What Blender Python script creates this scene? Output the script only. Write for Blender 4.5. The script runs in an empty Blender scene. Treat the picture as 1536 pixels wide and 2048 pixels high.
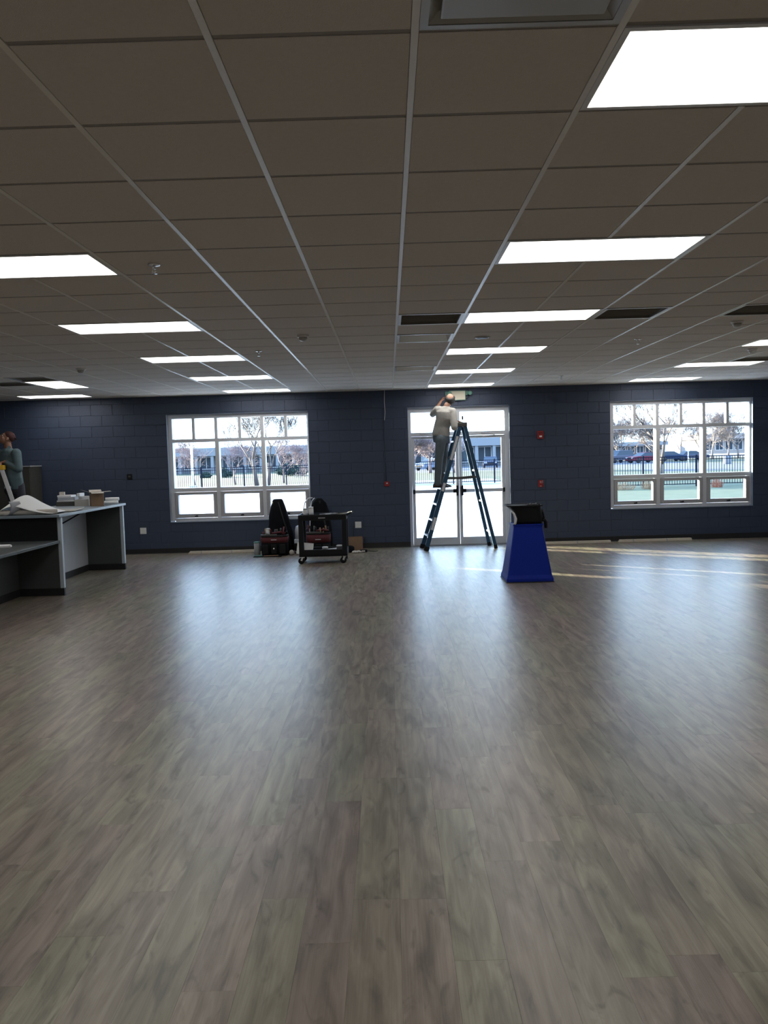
import bpy, bmesh, math, random
from mathutils import Vector, Matrix
sc = bpy.context.scene
col = sc.collection
PI = math.pi
HF = 1.7227; D = 15.668; H = HF + 1.2456; S = .6096; X0 = .11206; Y0 = 2.53162
XL = X0 - 15 * S; XR = X0 + 15 * S; YB = Y0 - 10 * S     # room extents
DEPTH = .34                                            # outer wall thickness

# ---------------------------------------------------------------- camera, light, exposure
def camera():
    F = 1658.6; yaw, pitch, roll = -0.0071, 0.06654, -0.02782
    cy, sy = math.cos(yaw), math.sin(yaw)
    f = Vector((sy, cy, 0)); r = Vector((cy, -sy, 0)); u = Vector((0, 0, 1))
    f2 = math.cos(pitch) * f - math.sin(pitch) * u
    u2 = math.cos(pitch) * u + math.sin(pitch) * f
    r3 = math.cos(roll) * r + math.sin(roll) * u2
    u3 = math.cos(roll) * u2 - math.sin(roll) * r
    cd = bpy.data.cameras.new('camera'); cam = bpy.data.objects.new('camera', cd); col.objects.link(cam)
    cd.sensor_fit = 'HORIZONTAL'; cd.sensor_width = 36; cd.lens = 36 * F / 1536
    cd.clip_start = .05; cd.clip_end = 1500
    m = Matrix((r3, u3, -f2)).transposed().to_4x4(); m.translation = Vector((0, 0, HF))
    cam.matrix_world = m
    sc.camera = cam
    return cam, r3, u3, f2, F
cam, CR, CU, CF, FPX = camera()
def px(p):
    q = Vector(p) - Vector((0, 0, HF)); k = q.dot(CF)
    return (768 + FPX * q.dot(CR) / k, 1024 - FPX * q.dot(CU) / k) if k > .05 else None

sc.view_settings.view_transform = 'Standard'; sc.view_settings.look = 'None'
sc.view_settings.gamma = 1; sc.view_settings.exposure = 0; sc.view_settings.use_curve_mapping = False
SKY = 6.6; SUN = 58.0; LAMP = 6.2
w = bpy.data.worlds.new('world'); sc.world = w; w.use_nodes = True
nt = w.node_tree; bg = nt.nodes['Background']
tc = nt.nodes.new('ShaderNodeTexCoord'); sp = nt.nodes.new('ShaderNodeSeparateXYZ'); cr = nt.nodes.new('ShaderNodeValToRGB')
nt.links.new(tc.outputs['Generated'], sp.inputs[0]); nt.links.new(sp.outputs['Z'], cr.inputs[0]); nt.links.new(cr.outputs[0], bg.inputs[0])
cr.color_ramp.elements[0].position = 0; cr.color_ramp.elements[0].color = (.66, .82, 1, 1)
cr.color_ramp.elements[1].position = .8; cr.color_ramp.elements[1].color = (.36, .58, 1, 1)
bg.inputs[1].default_value = SKY
sl = bpy.data.lights.new('sun', 'SUN'); sl.energy = SUN; sl.angle = .0093; sl.color = (1, .86, .62)
so = bpy.data.objects.new('sun', sl); col.objects.link(so)
e = math.radians(7.5)
sd = Vector((.823 * math.cos(e), -.568 * math.cos(e), -math.sin(e)))
so.rotation_euler = sd.to_track_quat('-Z', 'Y').to_euler(); so.location = (-20, 30, 12)
sc.cycles.max_bounces = 8; sc.cycles.diffuse_bounces = 5; sc.cycles.glossy_bounces = 3
sc.cycles.transparent_max_bounces = 24; sc.cycles.caustics_reflective = False; sc.cycles.caustics_refractive = False
sc.cycles.sample_clamp_indirect = 6

# ---------------------------------------------------------------- materials
def new_mat(name):
    m = bpy.data.materials.new(name); m.use_nodes = True
    return m, m.node_tree, m.node_tree.nodes['Principled BSDF']
def N(t, kind, **kw):
    n = t.nodes.new('ShaderNode' + kind)
    for k, v in kw.items():
        if hasattr(n, k): setattr(n, k, v)
    return n
def plain(name, c, rough=.6, metal=0., var=.12, scale=8., bump=0., bscale=60., spec=.5, alpha=None):
    m, t, b = new_mat(name)
    b.inputs['Roughness'].default_value = rough; b.inputs['Metallic'].default_value = metal
    b.inputs['Specular IOR Level'].default_value = spec
    co = N(t, 'TexCoord'); no = N(t, 'TexNoise'); no.inputs['Scale'].default_value = scale; no.inputs['Detail'].default_value = 3
    t.links.new(co.outputs['Object'], no.inputs['Vector'])
    mr = N(t, 'MapRange'); mr.inputs['To Min'].default_value = 1 - var; mr.inputs['To Max'].default_value = 1 + var
    t.links.new(no.outputs['Fac'], mr.inputs['Value'])
    vm = N(t, 'VectorMath', operation='SCALE'); vm.inputs[0].default_value = c[:3]
    t.links.new(mr.outputs[0], vm.inputs['Scale']); t.links.new(vm.outputs[0], b.inputs['Base Color'])
    if bump:
        n2 = N(t, 'TexNoise'); n2.inputs['Scale'].default_value = bscale; t.links.new(co.outputs['Object'], n2.inputs['Vector'])
        bp = N(t, 'Bump'); bp.inputs['Strength'].default_value = bump; bp.inputs['Distance'].default_value = .01
        t.links.new(n2.outputs['Fac'], bp.inputs['Height']); t.links.new(bp.outputs[0], b.inputs['Normal'])
    return m
def emis(name, c, s):
    m, t, b = new_mat(name)
    b.inputs['Base Color'].default_value = (.8, .8, .8, 1); b.inputs['Emission Color'].default_value = (*c, 1)
    b.inputs['Emission Strength'].default_value = s
    return m
def glass_mat():
    m, t, b = new_mat('window glass'); t.nodes.remove(b)
    out = t.nodes['Material Output']
    tr = N(t, 'BsdfTransparent'); tr.inputs[0].default_value = (.93, .97, .98, 1)
    gl = N(t, 'BsdfGlossy'); gl.inputs['Roughness'].default_value = .03
    lw = N(t, 'LayerWeight'); lw.inputs[0].default_value = .5
    pw = N(t, 'Math', operation='POWER'); pw.inputs[1].default_value = 5; t.links.new(lw.outputs['Facing'], pw.inputs[0])
    fr = N(t, 'Math', operation='MULTIPLY_ADD'); fr.inputs[1].default_value = .8; fr.inputs[2].default_value = .03; t.links.new(pw.outputs[0], fr.inputs[0])
    mx = N(t, 'MixShader'); t.links.new(fr.outputs[0], mx.inputs[0]); t.links.new(tr.outputs[0], mx.inputs[1]); t.links.new(gl.outputs[0], mx.inputs[2])
    t.links.new(mx.outputs[0], out.inputs[0])
    return m
def floor_mat():
    m, t, b = new_mat('grey oak vinyl plank')
    g = N(t, 'NewGeometry'); at = N(t, 'Attribute', attribute_name='tone')
    mul = N(t, 'VectorMath', operation='MULTIPLY'); mul.inputs[1].default_value = (11.0, 1.5, 1)
    t.links.new(g.outputs['Position'], mul.inputs[0])
    off = N(t, 'VectorMath', operation='MULTIPLY'); off.inputs[1].default_value = (37, 91, 53)
    t.links.new(at.outputs['Vector'], off.inputs[0])
    add = N(t, 'VectorMath', operation='ADD'); t.links.new(mul.outputs[0], add.inputs[0]); t.links.new(off.outputs[0], add.inputs[1])
    n1 = N(t, 'TexNoise'); n1.inputs['Scale'].default_value = 1.5; n1.inputs['Detail'].default_value = 5; n1.inputs['Distortion'].default_value = .8
    t.links.new(add.outputs[0], n1.inputs['Vector'])
    mu2 = N(t, 'VectorMath', operation='MULTIPLY'); mu2.inputs[1].default_value = (9, .8, 1); t.links.new(add.outputs[0], mu2.inputs[0])
    n2 = N(t, 'TexNoise'); n2.inputs['Scale'].default_value = 2.2; n2.inputs['Detail'].default_value = 6; t.links.new(mu2.outputs[0], n2.inputs['Vector'])
    # knots and smudges
    mu3 = N(t, 'VectorMath', operation='MULTIPLY'); mu3.inputs[1].default_value = (1.0, 2.0, 1); t.links.new(add.outputs[0], mu3.inputs[0])
    n3 = N(t, 'TexNoise'); n3.inputs['Scale'].default_value = 1.1; n3.inputs['Detail'].default_value = 4; n3.inputs['Distortion'].default_value = 1.5
    t.links.new(mu3.outputs[0], n3.inputs['Vector'])
    r1 = N(t, 'ValToRGB'); e_ = r1.color_ramp.elements
    e_[0].position = .30; e_[0].color = (.116, .092, .070, 1); e_[1].position = .70; e_[1].color = (.300, .254, .200, 1)
    x = r1.color_ramp.elements.new(.5); x.color = (.208, .173, .135, 1)
    t.links.new(n1.outputs['Fac'], r1.inputs[0])
    mr = N(t, 'MapRange'); mr.inputs['From Min'].default_value = .3; mr.inputs['From Max'].default_value = .7
    mr.inputs['To Min'].default_value = .88; mr.inputs['To Max'].default_value = 1.10; t.links.new(n2.outputs['Fac'], mr.inputs['Value'])
    r3 = N(t, 'MapRange'); r3.inputs['From Min'].default_value = .28; r3.inputs['From Max'].default_value = .42
    r3.inputs['To Min'].default_value = .55; r3.inputs['To Max'].default_value = 1.0; t.links.new(n3.outputs['Fac'], r3.inputs['Value'])
    sep = N(t, 'SeparateXYZ'); t.links.new(at.outputs['Vector'], sep.inputs[0])
    r4 = N(t, 'MapRange'); r4.inputs['To Min'].default_value = .91; r4.inputs['To Max'].default_value = 1.09; t.links.new(sep.outputs['X'], r4.inputs['Value'])
    m1 = N(t, 'Math', operation='MULTIPLY'); t.links.new(mr.outputs[0], m1.inputs[0]); t.links.new(r3.outputs[0], m1.inputs[1])
    m2 = N(t, 'Math', operation='MULTIPLY'); t.links.new(m1.outputs[0], m2.inputs[0]); t.links.new(r4.outputs[0], m2.inputs[1])
    vs = N(t, 'VectorMath', operation='SCALE'); t.links.new(r1.outputs[0], vs.inputs[0]); t.links.new(m2.outputs[0], vs.inputs['Scale'])
    # slight green / mauve drift between planks
    hs = N(t, 'HueSaturation'); r5 = N(t, 'MapRange'); r5.inputs['To Min'].default_value = .47; r5.inputs['To Max'].default_value = .55
    t.links.new(sep.outputs['Y'], r5.inputs['Value']); t.links.new(r5.outputs[0], hs.inputs['Hue']); t.links.new(vs.outputs[0], hs.inputs['Color'])
    hs.inputs['Saturation'].default_value = .92
    t.links.new(hs.outputs[0], b.inputs['Base Color'])
    b.inputs['Roughness'].default_value = .34; b.inputs['Specular IOR Level'].default_value = .85
    bp = N(t, 'Bump'); bp.inputs['Strength'].default_value = .12; bp.inputs['Distance'].default_value = .002
    t.links.new(n2.outputs['Fac'], bp.inputs['Height']); t.links.new(bp.outputs[0], b.inputs['Normal'])
    return m
def wavy_ground(name, c1, c2, scale, rough=.9, spots=None):
    m, t, b = new_mat(name); co = N(t, 'TexCoord')
    n = N(t, 'TexNoise'); n.inputs['Scale'].default_value = scale; n.inputs['Detail'].default_value = 6
    t.links.new(co.outputs['Object'], n.inputs['Vector'])
    r = N(t, 'ValToRGB'); r.color_ramp.elements[0].position = .35; r.color_ramp.elements[0].color = (*c1, 1)
    r.color_ramp.elements[1].position = .65; r.color_ramp.elements[1].color = (*c2, 1)
    t.links.new(n.outputs['Fac'], r.inputs[0]); src = r.outputs[0]
    if spots:
        n2 = N(t, 'TexNoise'); n2.inputs['Scale'].default_value = 3.; n2.inputs['Detail'].default_value = 8; t.links.new(co.outputs['Object'], n2.inputs['Vector'])
        r2 = N(t, 'ValToRGB'); r2.color_ramp.elements[0].position = .64; r2.color_ramp.elements[1].position = .70
        t.links.new(n2.outputs['Fac'], r2.inputs[0])
        mx = N(t, 'Mix', data_type='RGBA'); mx.inputs['B'].default_value = (*spots, 1) if False else mx.inputs['B'].default_value
        mx.inputs[7].default_value = (*spots, 1)
        t.links.new(r2.outputs[0], mx.inputs[0]); t.links.new(src, mx.inputs[6]); src = mx.outputs[2]
    t.links.new(src, b.inputs['Base Color']); b.inputs['Roughness'].default_value = rough
    return m

M = {}
M['floor'] = floor_mat()
M['subfloor'] = plain('dark joint', (.05, .045, .04), .9)
M['tile'] = plain('ceiling tile', (.73, .695, .67), .95, var=.05, scale=40, bump=.25, bscale=250, spec=.1)
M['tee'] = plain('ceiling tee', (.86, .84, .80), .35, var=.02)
M['tee_shade'] = plain('cross tee with edge shade', (.32, .30, .28), .6, var=.02)  # cross tees toned down in colour for the shadow of the tile edges
M['navy'] = plain('navy wall paint', (.036, .053, .097), .5, var=.015, scale=3, bump=.35, bscale=120)
M['mortar'] = plain('navy joint paint', (.038, .049, .080), .6, var=.1)
M['reveal'] = plain('sky lightened reveal paint', (.20, .25, .34), .35, var=.04)  # navy reveals, colour lightened to carry the sky light on them
M['greywall'] = plain('side wall paint', (.30, .31, .34), .8, var=.03)
M['base'] = plain('black rubber base', (.012, .012, .014), .5)
M['alu'] = plain('light aluminium frame', (.60, .62, .66), .42, .08, var=.03)
M['alug'] = plain('grey sash', (.38, .38, .40), .5, .1, var=.03)
M['silver'] = plain('silver metal', (.75, .76, .78), .25, .9, var=.04)
M['black'] = plain('black plastic', (.006, .007, .009), .5, spec=.25)
M['matblack'] = plain('matt black fabric', (.006, .007, .010), .9, bump=.3, spec=.15)
M['white'] = plain('white plastic', (.75, .76, .78), .4, var=.03)
M['paper'] = plain('white paper', (.84, .86, .88), .7, var=.03, scale=2)
M['laminate'] = plain('grey laminate', (.37, .39, .43), .55, var=.05)
M['lamedge'] = plain('white laminate edge', (.52, .60, .68), .5, var=.03)
M['top'] = plain('blue grey counter top', (.20, .25, .30), .35, var=.12, scale=60)
M['darktop'] = plain('dark desk top', (.07, .08, .085), .35, var=.2, scale=60)
M['ladder'] = plain('blue fibreglass', (.011, .060, .125), .45, var=.08)
M['red'] = plain('red plastic', (.30, .015, .015), .45)
M['dred'] = plain('dark red canvas', (.085, .010, .016), .7)
M['endlam'] = plain('darker panel laminate', (.060, .068, .070), .55, var=.05)  # darker tone than the other counter laminate
M['redrail'] = plain('red fibreglass', (.22, .02, .03), .5)
M['yellow'] = plain('yellow plastic', (.75, .45, .03), .5)
M['labelw'] = plain('white label', (.62, .63, .66), .6, var=.12, scale=60)
M['bin'] = plain('blue moulded plastic', (.002, .020, .28), .5, var=.04, spec=.2)
M['card'] = plain('brown cardboard', (.25, .16, .10), .8)
M['cardw'] = plain('pale cardboard', (.50, .47, .43), .8)
M['wood'] = plain('pale wood', (.55, .50, .44), .6, var=.1, scale=14)
M['skin'] = plain('skin', (.26, .135, .088), .5, var=.06)
M['hair'] = plain('dark hair', (.007, .006, .006), .6, bump=.6, bscale=200)
M['hairr'] = plain('red cap', (.045, .010, .012), .8)
M['shirtg'] = plain('light grey shirt', (.36, .35, .33), .85, var=.08, scale=12, bump=.9, bscale=12)
M['shirtb'] = plain('blue grey work shirt', (.078, .125, .145), .8, var=.2, scale=12, bump=.8, bscale=14)
M['jeans'] = plain('faded dark jeans', (.10, .13, .155), .8, var=.35, scale=9, bump=.9, bscale=14)
M['darkpants'] = plain('dark trousers', (.025, .027, .038), .85, var=.2, scale=9, bump=.6, bscale=14)
M['shoe'] = plain('brown leather', (.055, .032, .022), .6)
M['glass'] = glass_mat()
M['lens'] = emis('lit diffuser', (1, .965, .91), LAMP)
M['ventd'] = plain('dark vent metal', (.06, .06, .055), .5)
M['ventg'] = plain('grey grille paint', (.22, .21, .195), .5)
M['vent'] = plain('vent paint', (.42, .42, .41), .35, .3, var=.03)
M['galv'] = plain('galvanised metal', (.70, .74, .80), .16, 1., var=.1, scale=5)
M['cream'] = plain('cream housing', (.60, .57, .47), .6, var=.03)
M['slab'] = wavy_ground('sunlit concrete slab', (.50, .50, .50), (.62, .62, .61), 1.2, spots=(.30, .30, .29))
M['lawn'] = wavy_ground('frosted lawn', (.012, .038, .017), (.032, .060, .030), 1.4)
M['drive'] = wavy_ground('pale drive', (.20, .20, .20), (.26, .26, .26), .5)
M['strip'] = wavy_ground('dry grass', (.032, .046, .022), (.055, .062, .030), 1.4)
M['road'] = wavy_ground('parking asphalt', (.045, .054, .072), (.070, .078, .10), .3)
M['iron'] = plain('black iron', (.008, .011, .022), .9, spec=.05)
M['haze'] = plain('backlit haze twigs', (.20, .165, .155), .9, var=.2)  # far twig colour paled to carry the sunlit, backlit haze
M['bark'] = plain('bare bark', (.085, .068, .062), .9, var=.3)
M['barkl'] = plain('pale bark', (.20, .17, .15), .9, var=.3)
M['twig'] = plain('mauve twigs', (.22, .17, .18), .9, var=.2)
M['bldg'] = plain('pale far wall', (.125, .14, .16), .8, var=.03, scale=.3)
M['bldgw'] = plain('bright far wall', (.27, .24, .225), .8, var=.03, scale=.3)
M['fascia'] = plain('pale fascia', (.17, .185, .205), .7, var=.03)
M['darkglass'] = plain('dark far window', (.02, .035, .055), .5, spec=.3)
M['brick'] = plain('far red brick', (.15, .10, .085), .9)
M['hedge'] = plain('dark green leaves', (.018, .042, .030), .9, var=.4, scale=3)
M['shrub'] = plain('brown shrub twigs', (.11, .080, .055), .9, var=.4)
M['oshrub'] = plain('rust shrub twigs', (.22, .075, .045), .9, var=.3)
M['carb'] = plain('blue car paint', (.008, .020, .055), .6, spec=.2)
M['cars'] = plain('silver car paint', (.14, .17, .24), .6, spec=.2)
M['card_'] = plain('dark car paint', (.02, .03, .07), .25)
M['carr'] = plain('dark red car paint', (.10, .010, .022), .6, spec=.2)
M['tyre'] = plain('tyre', (.01, .01, .012), .8)
M['green'] = plain('green plastic', (.10, .24, .20), .5)

# ---------------------------------------------------------------- helpers
class MB:
    def __init__(s): s.v = []; s.f = []; s.tone = []; s.tv = None; s.sm = []
    def add(s, vs, fs, smooth=False):
        o = len(s.v); s.v += [tuple(p) for p in vs]; s.f += [tuple(i + o for i in f) for f in fs]; s.sm += [smooth] * len(fs)
        if s.tv is not None: s.tone += [s.tv] * len(vs)
        return s
    def box(s, x0, x1, y0, y1, z0, z1):
        vs = [(x, y, z) for z in (z0, z1) for y in (y0, y1) for x in (x0, x1)]
        return s.add(vs, [(0, 2, 3, 1), (4, 5, 7, 6), (0, 1, 5, 4), (2, 6, 7, 3), (0, 4, 6, 2), (1, 3, 7, 5)])
    def cbox(s, c, d): return s.box(c[0] - d[0] / 2, c[0] + d[0] / 2, c[1] - d[1] / 2, c[1] + d[1] / 2, c[2] - d[2] / 2, c[2] + d[2] / 2)
    def bar(s, a, b, wx, wy, up=(0, 1, 0)):
        """rectangular bar from a to b; wx across, wy along 'up' hint"""
        a = Vector(a); b = Vector(b); d = (b - a).normalized(); u = Vector(up); u = (u - d * u.dot(d)).normalized(); r = d.cross(u)
        vs = []
        for p in (a, b):
            for i, j in ((-1, -1), (1, -1), (1, 1), (-1, 1)): vs.append(p + r * (i * wx / 2) + u * (j * wy / 2))
        return s.add(vs, [(0, 3, 2, 1), (4, 5, 6, 7), (0, 1, 5, 4), (1, 2, 6, 5), (2, 3, 7, 6), (3, 0, 4, 7)])
    def tube(s, pts, rad, n=8, smooth=True):
        pts = [Vector(p) for p in pts]; rs = rad if isinstance(rad, (list, tuple)) else [rad] * len(pts)
        vs = []; fs = []; u = None
        for i, p in enumerate(pts):
            d = (pts[min(i + 1, len(pts) - 1)] - pts[max(i - 1, 0)]).normalized()
            if u is None: u = d.orthogonal().normalized()
            u = (u - d * u.dot(d)).normalized(); r = d.cross(u)
            for k in range(n):
                a = 2 * PI * k / n; vs.append(p + (u * math.cos(a) + r * math.sin(a)) * rs[i])
        for i in range(len(pts) - 1):
            for k in range(n): fs.append((i * n + k, i * n + (k + 1) % n, (i + 1) * n + (k + 1) % n, (i + 1) * n + k))
        fs.append(tuple(range(n))[::-1]); fs.append(tuple((len(pts) - 1) * n + k for k in range(n)))
        return s.add(vs, fs, smooth)
    def lathe(s, prof, c=(0, 0, 0), n=20, axis='z', sx=1, sy=1):
        vs = []; fs = []
        for r, z in prof:
            for k in range(n):
                a = 2 * PI * k / n; p = (r * math.cos(a) * sx, r * math.sin(a) * sy, z)
                if axis == 'x': p = (p[2], p[0], p[1])
                if axis == 'y': p = (p[0], p[2], p[1])
                vs.append((p[0] + c[0], p[1] + c[1], p[2] + c[2]))
        for i in range(len(prof) - 1):
            for k in range(n): fs.append((i * n + k, i * n + (k + 1) % n, (i + 1) * n + (k + 1) % n, (i + 1) * n + k))
        fs.append(tuple(range(n))[::-1]); fs.append(tuple((len(prof) - 1) * n + k for k in range(n)))
        return s.add(vs, fs, True)
    def loft(s, rings, smooth=True):
        n = len(rings[0]); vs = [p for r in rings for p in r]; fs = []
        for i in range(len(rings) - 1):
            for k in range(n): fs.append((i * n + k, i * n + (k + 1) % n, (i + 1) * n + (k + 1) % n, (i + 1) * n + k))
        fs.append(tuple(range(n))[::-1]); fs.append(tuple((len(rings) - 1) * n + k for k in range(n)))
        return s.add(vs, fs, smooth)
    def prism(s, poly, y0, y1, axis='y'):
        n = len(poly)
        mk = (lambda a, b, t: (a, t, b)) if axis == 'y' else ((lambda a, b, t: (t, a, b)) if axis == 'x' else (lambda a, b, t: (a, b, t)))
        vs = [mk(a, b, y0) for a, b in poly] + [mk(a, b, y1) for a, b in poly]
        return s.add(vs, [tuple(range(n)), tuple(range(n, 2 * n))[::-1]] + [(k, k + n, (k + 1) % n + n, (k + 1) % n) for k in range(n)])
    def sphere(s, c, r, n=12, m=8, R=None):
        c = Vector(c); r = r if isinstance(r, (tuple, list)) else (r, r, r); vs = []; fs = []
        for i in range(m + 1):
            t = PI * i / m
            for k in range(n):
                a = 2 * PI * k / n; p = Vector((r[0] * math.sin(t) * math.cos(a), r[1] * math.sin(t) * math.sin(a), r[2] * math.cos(t)))
                if R is not None: p = R @ p
                vs.append(c + p)
        for i in range(m):
            for k in range(n): fs.append((i * n + k, (i + 1) * n + k, (i + 1) * n + (k + 1) % n, i * n + (k + 1) % n))
        return s.add(vs, fs, True)
    def mesh(s, name, mat):
        me = bpy.data.meshes.new(name); me.from_pydata([tuple(v) for v in s.v], [], s.f)
        mats = mat if isinstance(mat, (list, tuple)) else [mat]
        for m in mats: me.materials.append(m)
        me.polygons.foreach_set('use_smooth', s.sm)
        if s.tv is not None:
            a = me.attributes.new('tone', 'FLOAT_VECTOR', 'POINT'); a.data.foreach_set('vector', [c for t in s.tone for c in t])
        me.update(); return me
    def clean(s): return s
    def build(s, name, mat, parent=None, bevel=0., fixn=True):
        me = s.mesh(name, mat)
        if fixn:
            bm = bmesh.new(); bm.from_mesh(me); bmesh.ops.recalc_face_normals(bm, faces=bm.faces); bm.to_mesh(me); bm.free()
        o = bpy.data.objects.new(name, me); col.objects.link(o)
        if parent is not None: o.parent = parent
        if bevel:
            b = o.modifiers.new('bevel', 'BEVEL'); b.width = bevel; b.segments = 2; b.limit_method = 'ANGLE'
        return o
def tag(o, label=None, cat=None, group=None, kind=None):
    if label: o['label'] = label
    if cat: o['category'] = cat
    if group: o['group'] = group
    if kind: o['kind'] = kind
    return o
def thing(name, loc, label, cat, group=None, kind=None, rz=0):
    o = bpy.data.objects.new(name, None); col.objects.link(o); o.location = loc; o.rotation_euler = (0, 0, rz); o.empty_display_size = .1
    return tag(o, label, cat, group, kind)
def copy_tree(o, parent=None):
    c = o.copy(); col.objects.link(c)
    if parent is not None: c.parent = parent
    for ch in list(o.children): copy_tree(ch, c)
    return c
def B(*a): return MB().box(*a)

# ---------------------------------------------------------------- floor
fl = tag(B(XL, XR, YB, D + .01, -.12, -.004).build('floor', M['subfloor']), 'grey wood look plank floor of the whole room', 'floor', kind='structure')
rnd = random.Random(5)
PW, PL = .1806, 1.2195
planks = []
i = 0; x = XL
while x < XR - .01:
    y = YB - rnd.random() * PL
    while y < D:
        a, b = max(y, YB), min(y + PL, D)
        if b - a > .05: planks.append((x + .0003, min(x + PW, XR) - .0003, a + .0003, b - .0003, (rnd.random(), rnd.random(), rnd.random())))
        y += PL
    x += PW
def vis(pl):
    cx, cy = (pl[0] + pl[1]) / 2, (pl[2] + pl[3]) / 2
    c = (cx, max(cy, 2.6), 0); p = px(c)
    if p is None or cy < 2.0 or not (-60 < p[0] < 1600 and p[1] < 2120): return 1e9
    return cx * cx + cy * cy
planks.sort(key=vis)
for pl in planks[:300]:
    b = MB(); b.tv = pl[4]; b.box(pl[0], pl[1], pl[2], pl[3], -.004, 0); b.build('plank', M['floor'], fl, fixn=False)
b = MB(); b.tv = (0, 0, 0)
for pl in planks[300:]:
    b.tv = pl[4]; b.box(pl[0], pl[1], pl[2], pl[3], -.004, 0)
tag(b.build('planking', M['floor'], fl, fixn=False), kind='stuff')

# ---------------------------------------------------------------- walls
W1 = (-4.165, -1.49, .585, 2.622); W2 = (4.175, 6.855, .605, 2.645); DR = (.378, 2.292, 0, 2.632)
OPEN = [W1, W2, DR]
TOPZ = H + .32
def split(x0, x1, z0, z1):
    out = [(x0, x1, z0, z1)]
    for ox0, ox1, oz0, oz1 in OPEN:
        nx = []
        for a0, a1, c0, c1 in out:
            if a1 <= ox0 or a0 >= ox1 or c1 <= oz0 or c0 >= oz1: nx.append((a0, a1, c0, c1)); continue
            if a0 < ox0: nx.append((a0, ox0, c0, c1))
            if a1 > ox1: nx.append((ox1, a1, c0, c1))
            m0, m1 = max(a0, ox0), min(a1, ox1)
            if c0 < oz0: nx.append((m0, m1, c0, oz0))
            if c1 > oz1: nx.append((m0, m1, oz1, c1))
        out = nx
    return [p for p in out if p[1] - p[0] > .012 and p[3] - p[2] > .012]
b = MB()
for p in split(XL - .2, XR + .2, -.12, TOPZ): b.box(p[0], p[1], D + .006, D + DEPTH, p[2], p[3])
wb = tag(b.build('wall_back', M['mortar']), 'navy painted block wall with two windows and glazed doors', 'wall', kind='structure')
CH = .2032; BW = .4064
blocks = []
for k in range(15):
    z0 = k * CH; z1 = min(z0 + CH, H + .01); x = XL - (BW / 2 if k % 2 else 0)
    while x < XR:
        for p in split(max(x, XL), min(x + BW, XR), z0, z1): blocks.append(p)
        x += BW
blocks = [p for p in blocks if p[1] - p[0] > .03]
blocks.sort(key=lambda p: (-(p[1] - p[0] > .3 and p[3] - p[2] > .15 and -7.4 < (p[0] + p[1]) / 2 < 7.4 and p[2] > .3), (p[0] > -4.2 and p[0] < 2.3), abs(p[2] - 1.8)))
cache = {}
def gap(p): return (p[0] + .0025, p[1] - .0025, D, D + .02, p[2] + .0025, p[3] - .0025)
def block_mesh(wd, ht):
    k = (round(wd, 3), round(ht, 3))
    if k not in cache:
        b = MB(); w2, h2 = wd / 2, ht / 2; c = .003
        o = [(-w2, .02, -h2), (w2, .02, -h2), (w2, .02, h2), (-w2, .02, h2)]
        m_ = [(-w2, c, -h2), (w2, c, -h2), (w2, c, h2), (-w2, c, h2)]
        f_ = [(-w2 + c, 0, -h2 + c), (w2 - c, 0, -h2 + c), (w2 - c, 0, h2 - c), (-w2 + c, 0, h2 - c)]
        vs = o + m_ + f_; fs = []
        for r in (0, 4):
            for j in range(4): fs.append((r + j, r + (j + 1) % 4, r + 4 + (j + 1) % 4, r + 4 + j))
        fs.append((8, 9, 10, 11)); b.add(vs, fs)
        cache[k] = (b, b.mesh('block', M['navy']))
    return cache[k]
rest = MB()
for n, p in enumerate(blocks):
    g = gap(p); bb, me = block_mesh(g[1] - g[0], g[5] - g[4]); c = Vector(((g[0] + g[1]) / 2, D, (g[4] + g[5]) / 2))
    if n < 300:
        o = bpy.data.objects.new('block', me); col.objects.link(o); o.parent = wb; o.location = c
    else: rest.add([Vector(v) + c for v in bb.v], bb.f)
tag(rest.build('blockwork', M['navy'], wb, fixn=False), kind='stuff')
tag(B(XL - .2, XL, YB, D + .006, -.12, TOPZ).build('wall_left', M['navy']), 'navy side wall beyond the counter', 'wall', kind='structure')
tag(B(XR, XR + .2, YB, D + .006, -.12, TOPZ).build('wall_right', M['navy']), 'navy side wall past the right window', 'wall', kind='structure')
tag(B(XL, XR, YB - .2, YB, -.12, TOPZ).build('wall_front', M['greywall']), 'pale wall at the near end of the room', 'wall', kind='structure')
# black base
for nm, x0, x1 in (('baseboard_left', XL, DR[0]), ('baseboard_right', DR[1], XR)):
    b = MB(); b.prism([(D - .001, 0), (D - .016, 0), (D - .010, .012), (D - .007, .098), (D - .001, .10)], x0, x1, axis='x')
    tag(b.build(nm, M['base']), 'black rubber base along the wall %s of the doors' % ('left' if x0 < 0 else 'right'), 'baseboard', kind='structure')

# ---------------------------------------------------------------- ceiling
ce = tag(B(XL, XR, YB, D + .01, TOPZ, TOPZ + .15).build('ceiling', M['mortar']), 'suspended ceiling of square white tiles', 'ceiling', kind='structure')
lights = []            # (i, k, nx, ny, extra)
for ci in (-11, -5, 1, 7):
    for kk in (-8, -4, 0, 4, 8, 12, 16, 20):
        if (ci, kk) == (-11, 16): continue
        lights.append((ci, kk, 2, 1))
lights.append((-9, 16, 1, 2))
ventcells = {(0, -1): 'plaque', (0, 8): 'grille', (0, 10): 'open', (0, 15): 'open', (3, 8): 'grille', (5, 8): 'grille', (8, 15): 'grille', (-9, 15): 'grille', (-10, 16): 'grille'}
used = set(ventcells)
for ci, kk, nx, ny in lights:
    for a in range(nx):
        for c in range(ny): used.add((ci + a, kk + c))
TW = .0125
cells = []
for i in range(-15, 15):
    for k in range(-10, 22):
        if (i, k) in used: continue
        ya, yb = Y0 + k * S, min(Y0 + (k + 1) * S, D)
        cells.append((X0 + i * S, X0 + (i + 1) * S, ya, yb))
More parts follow.
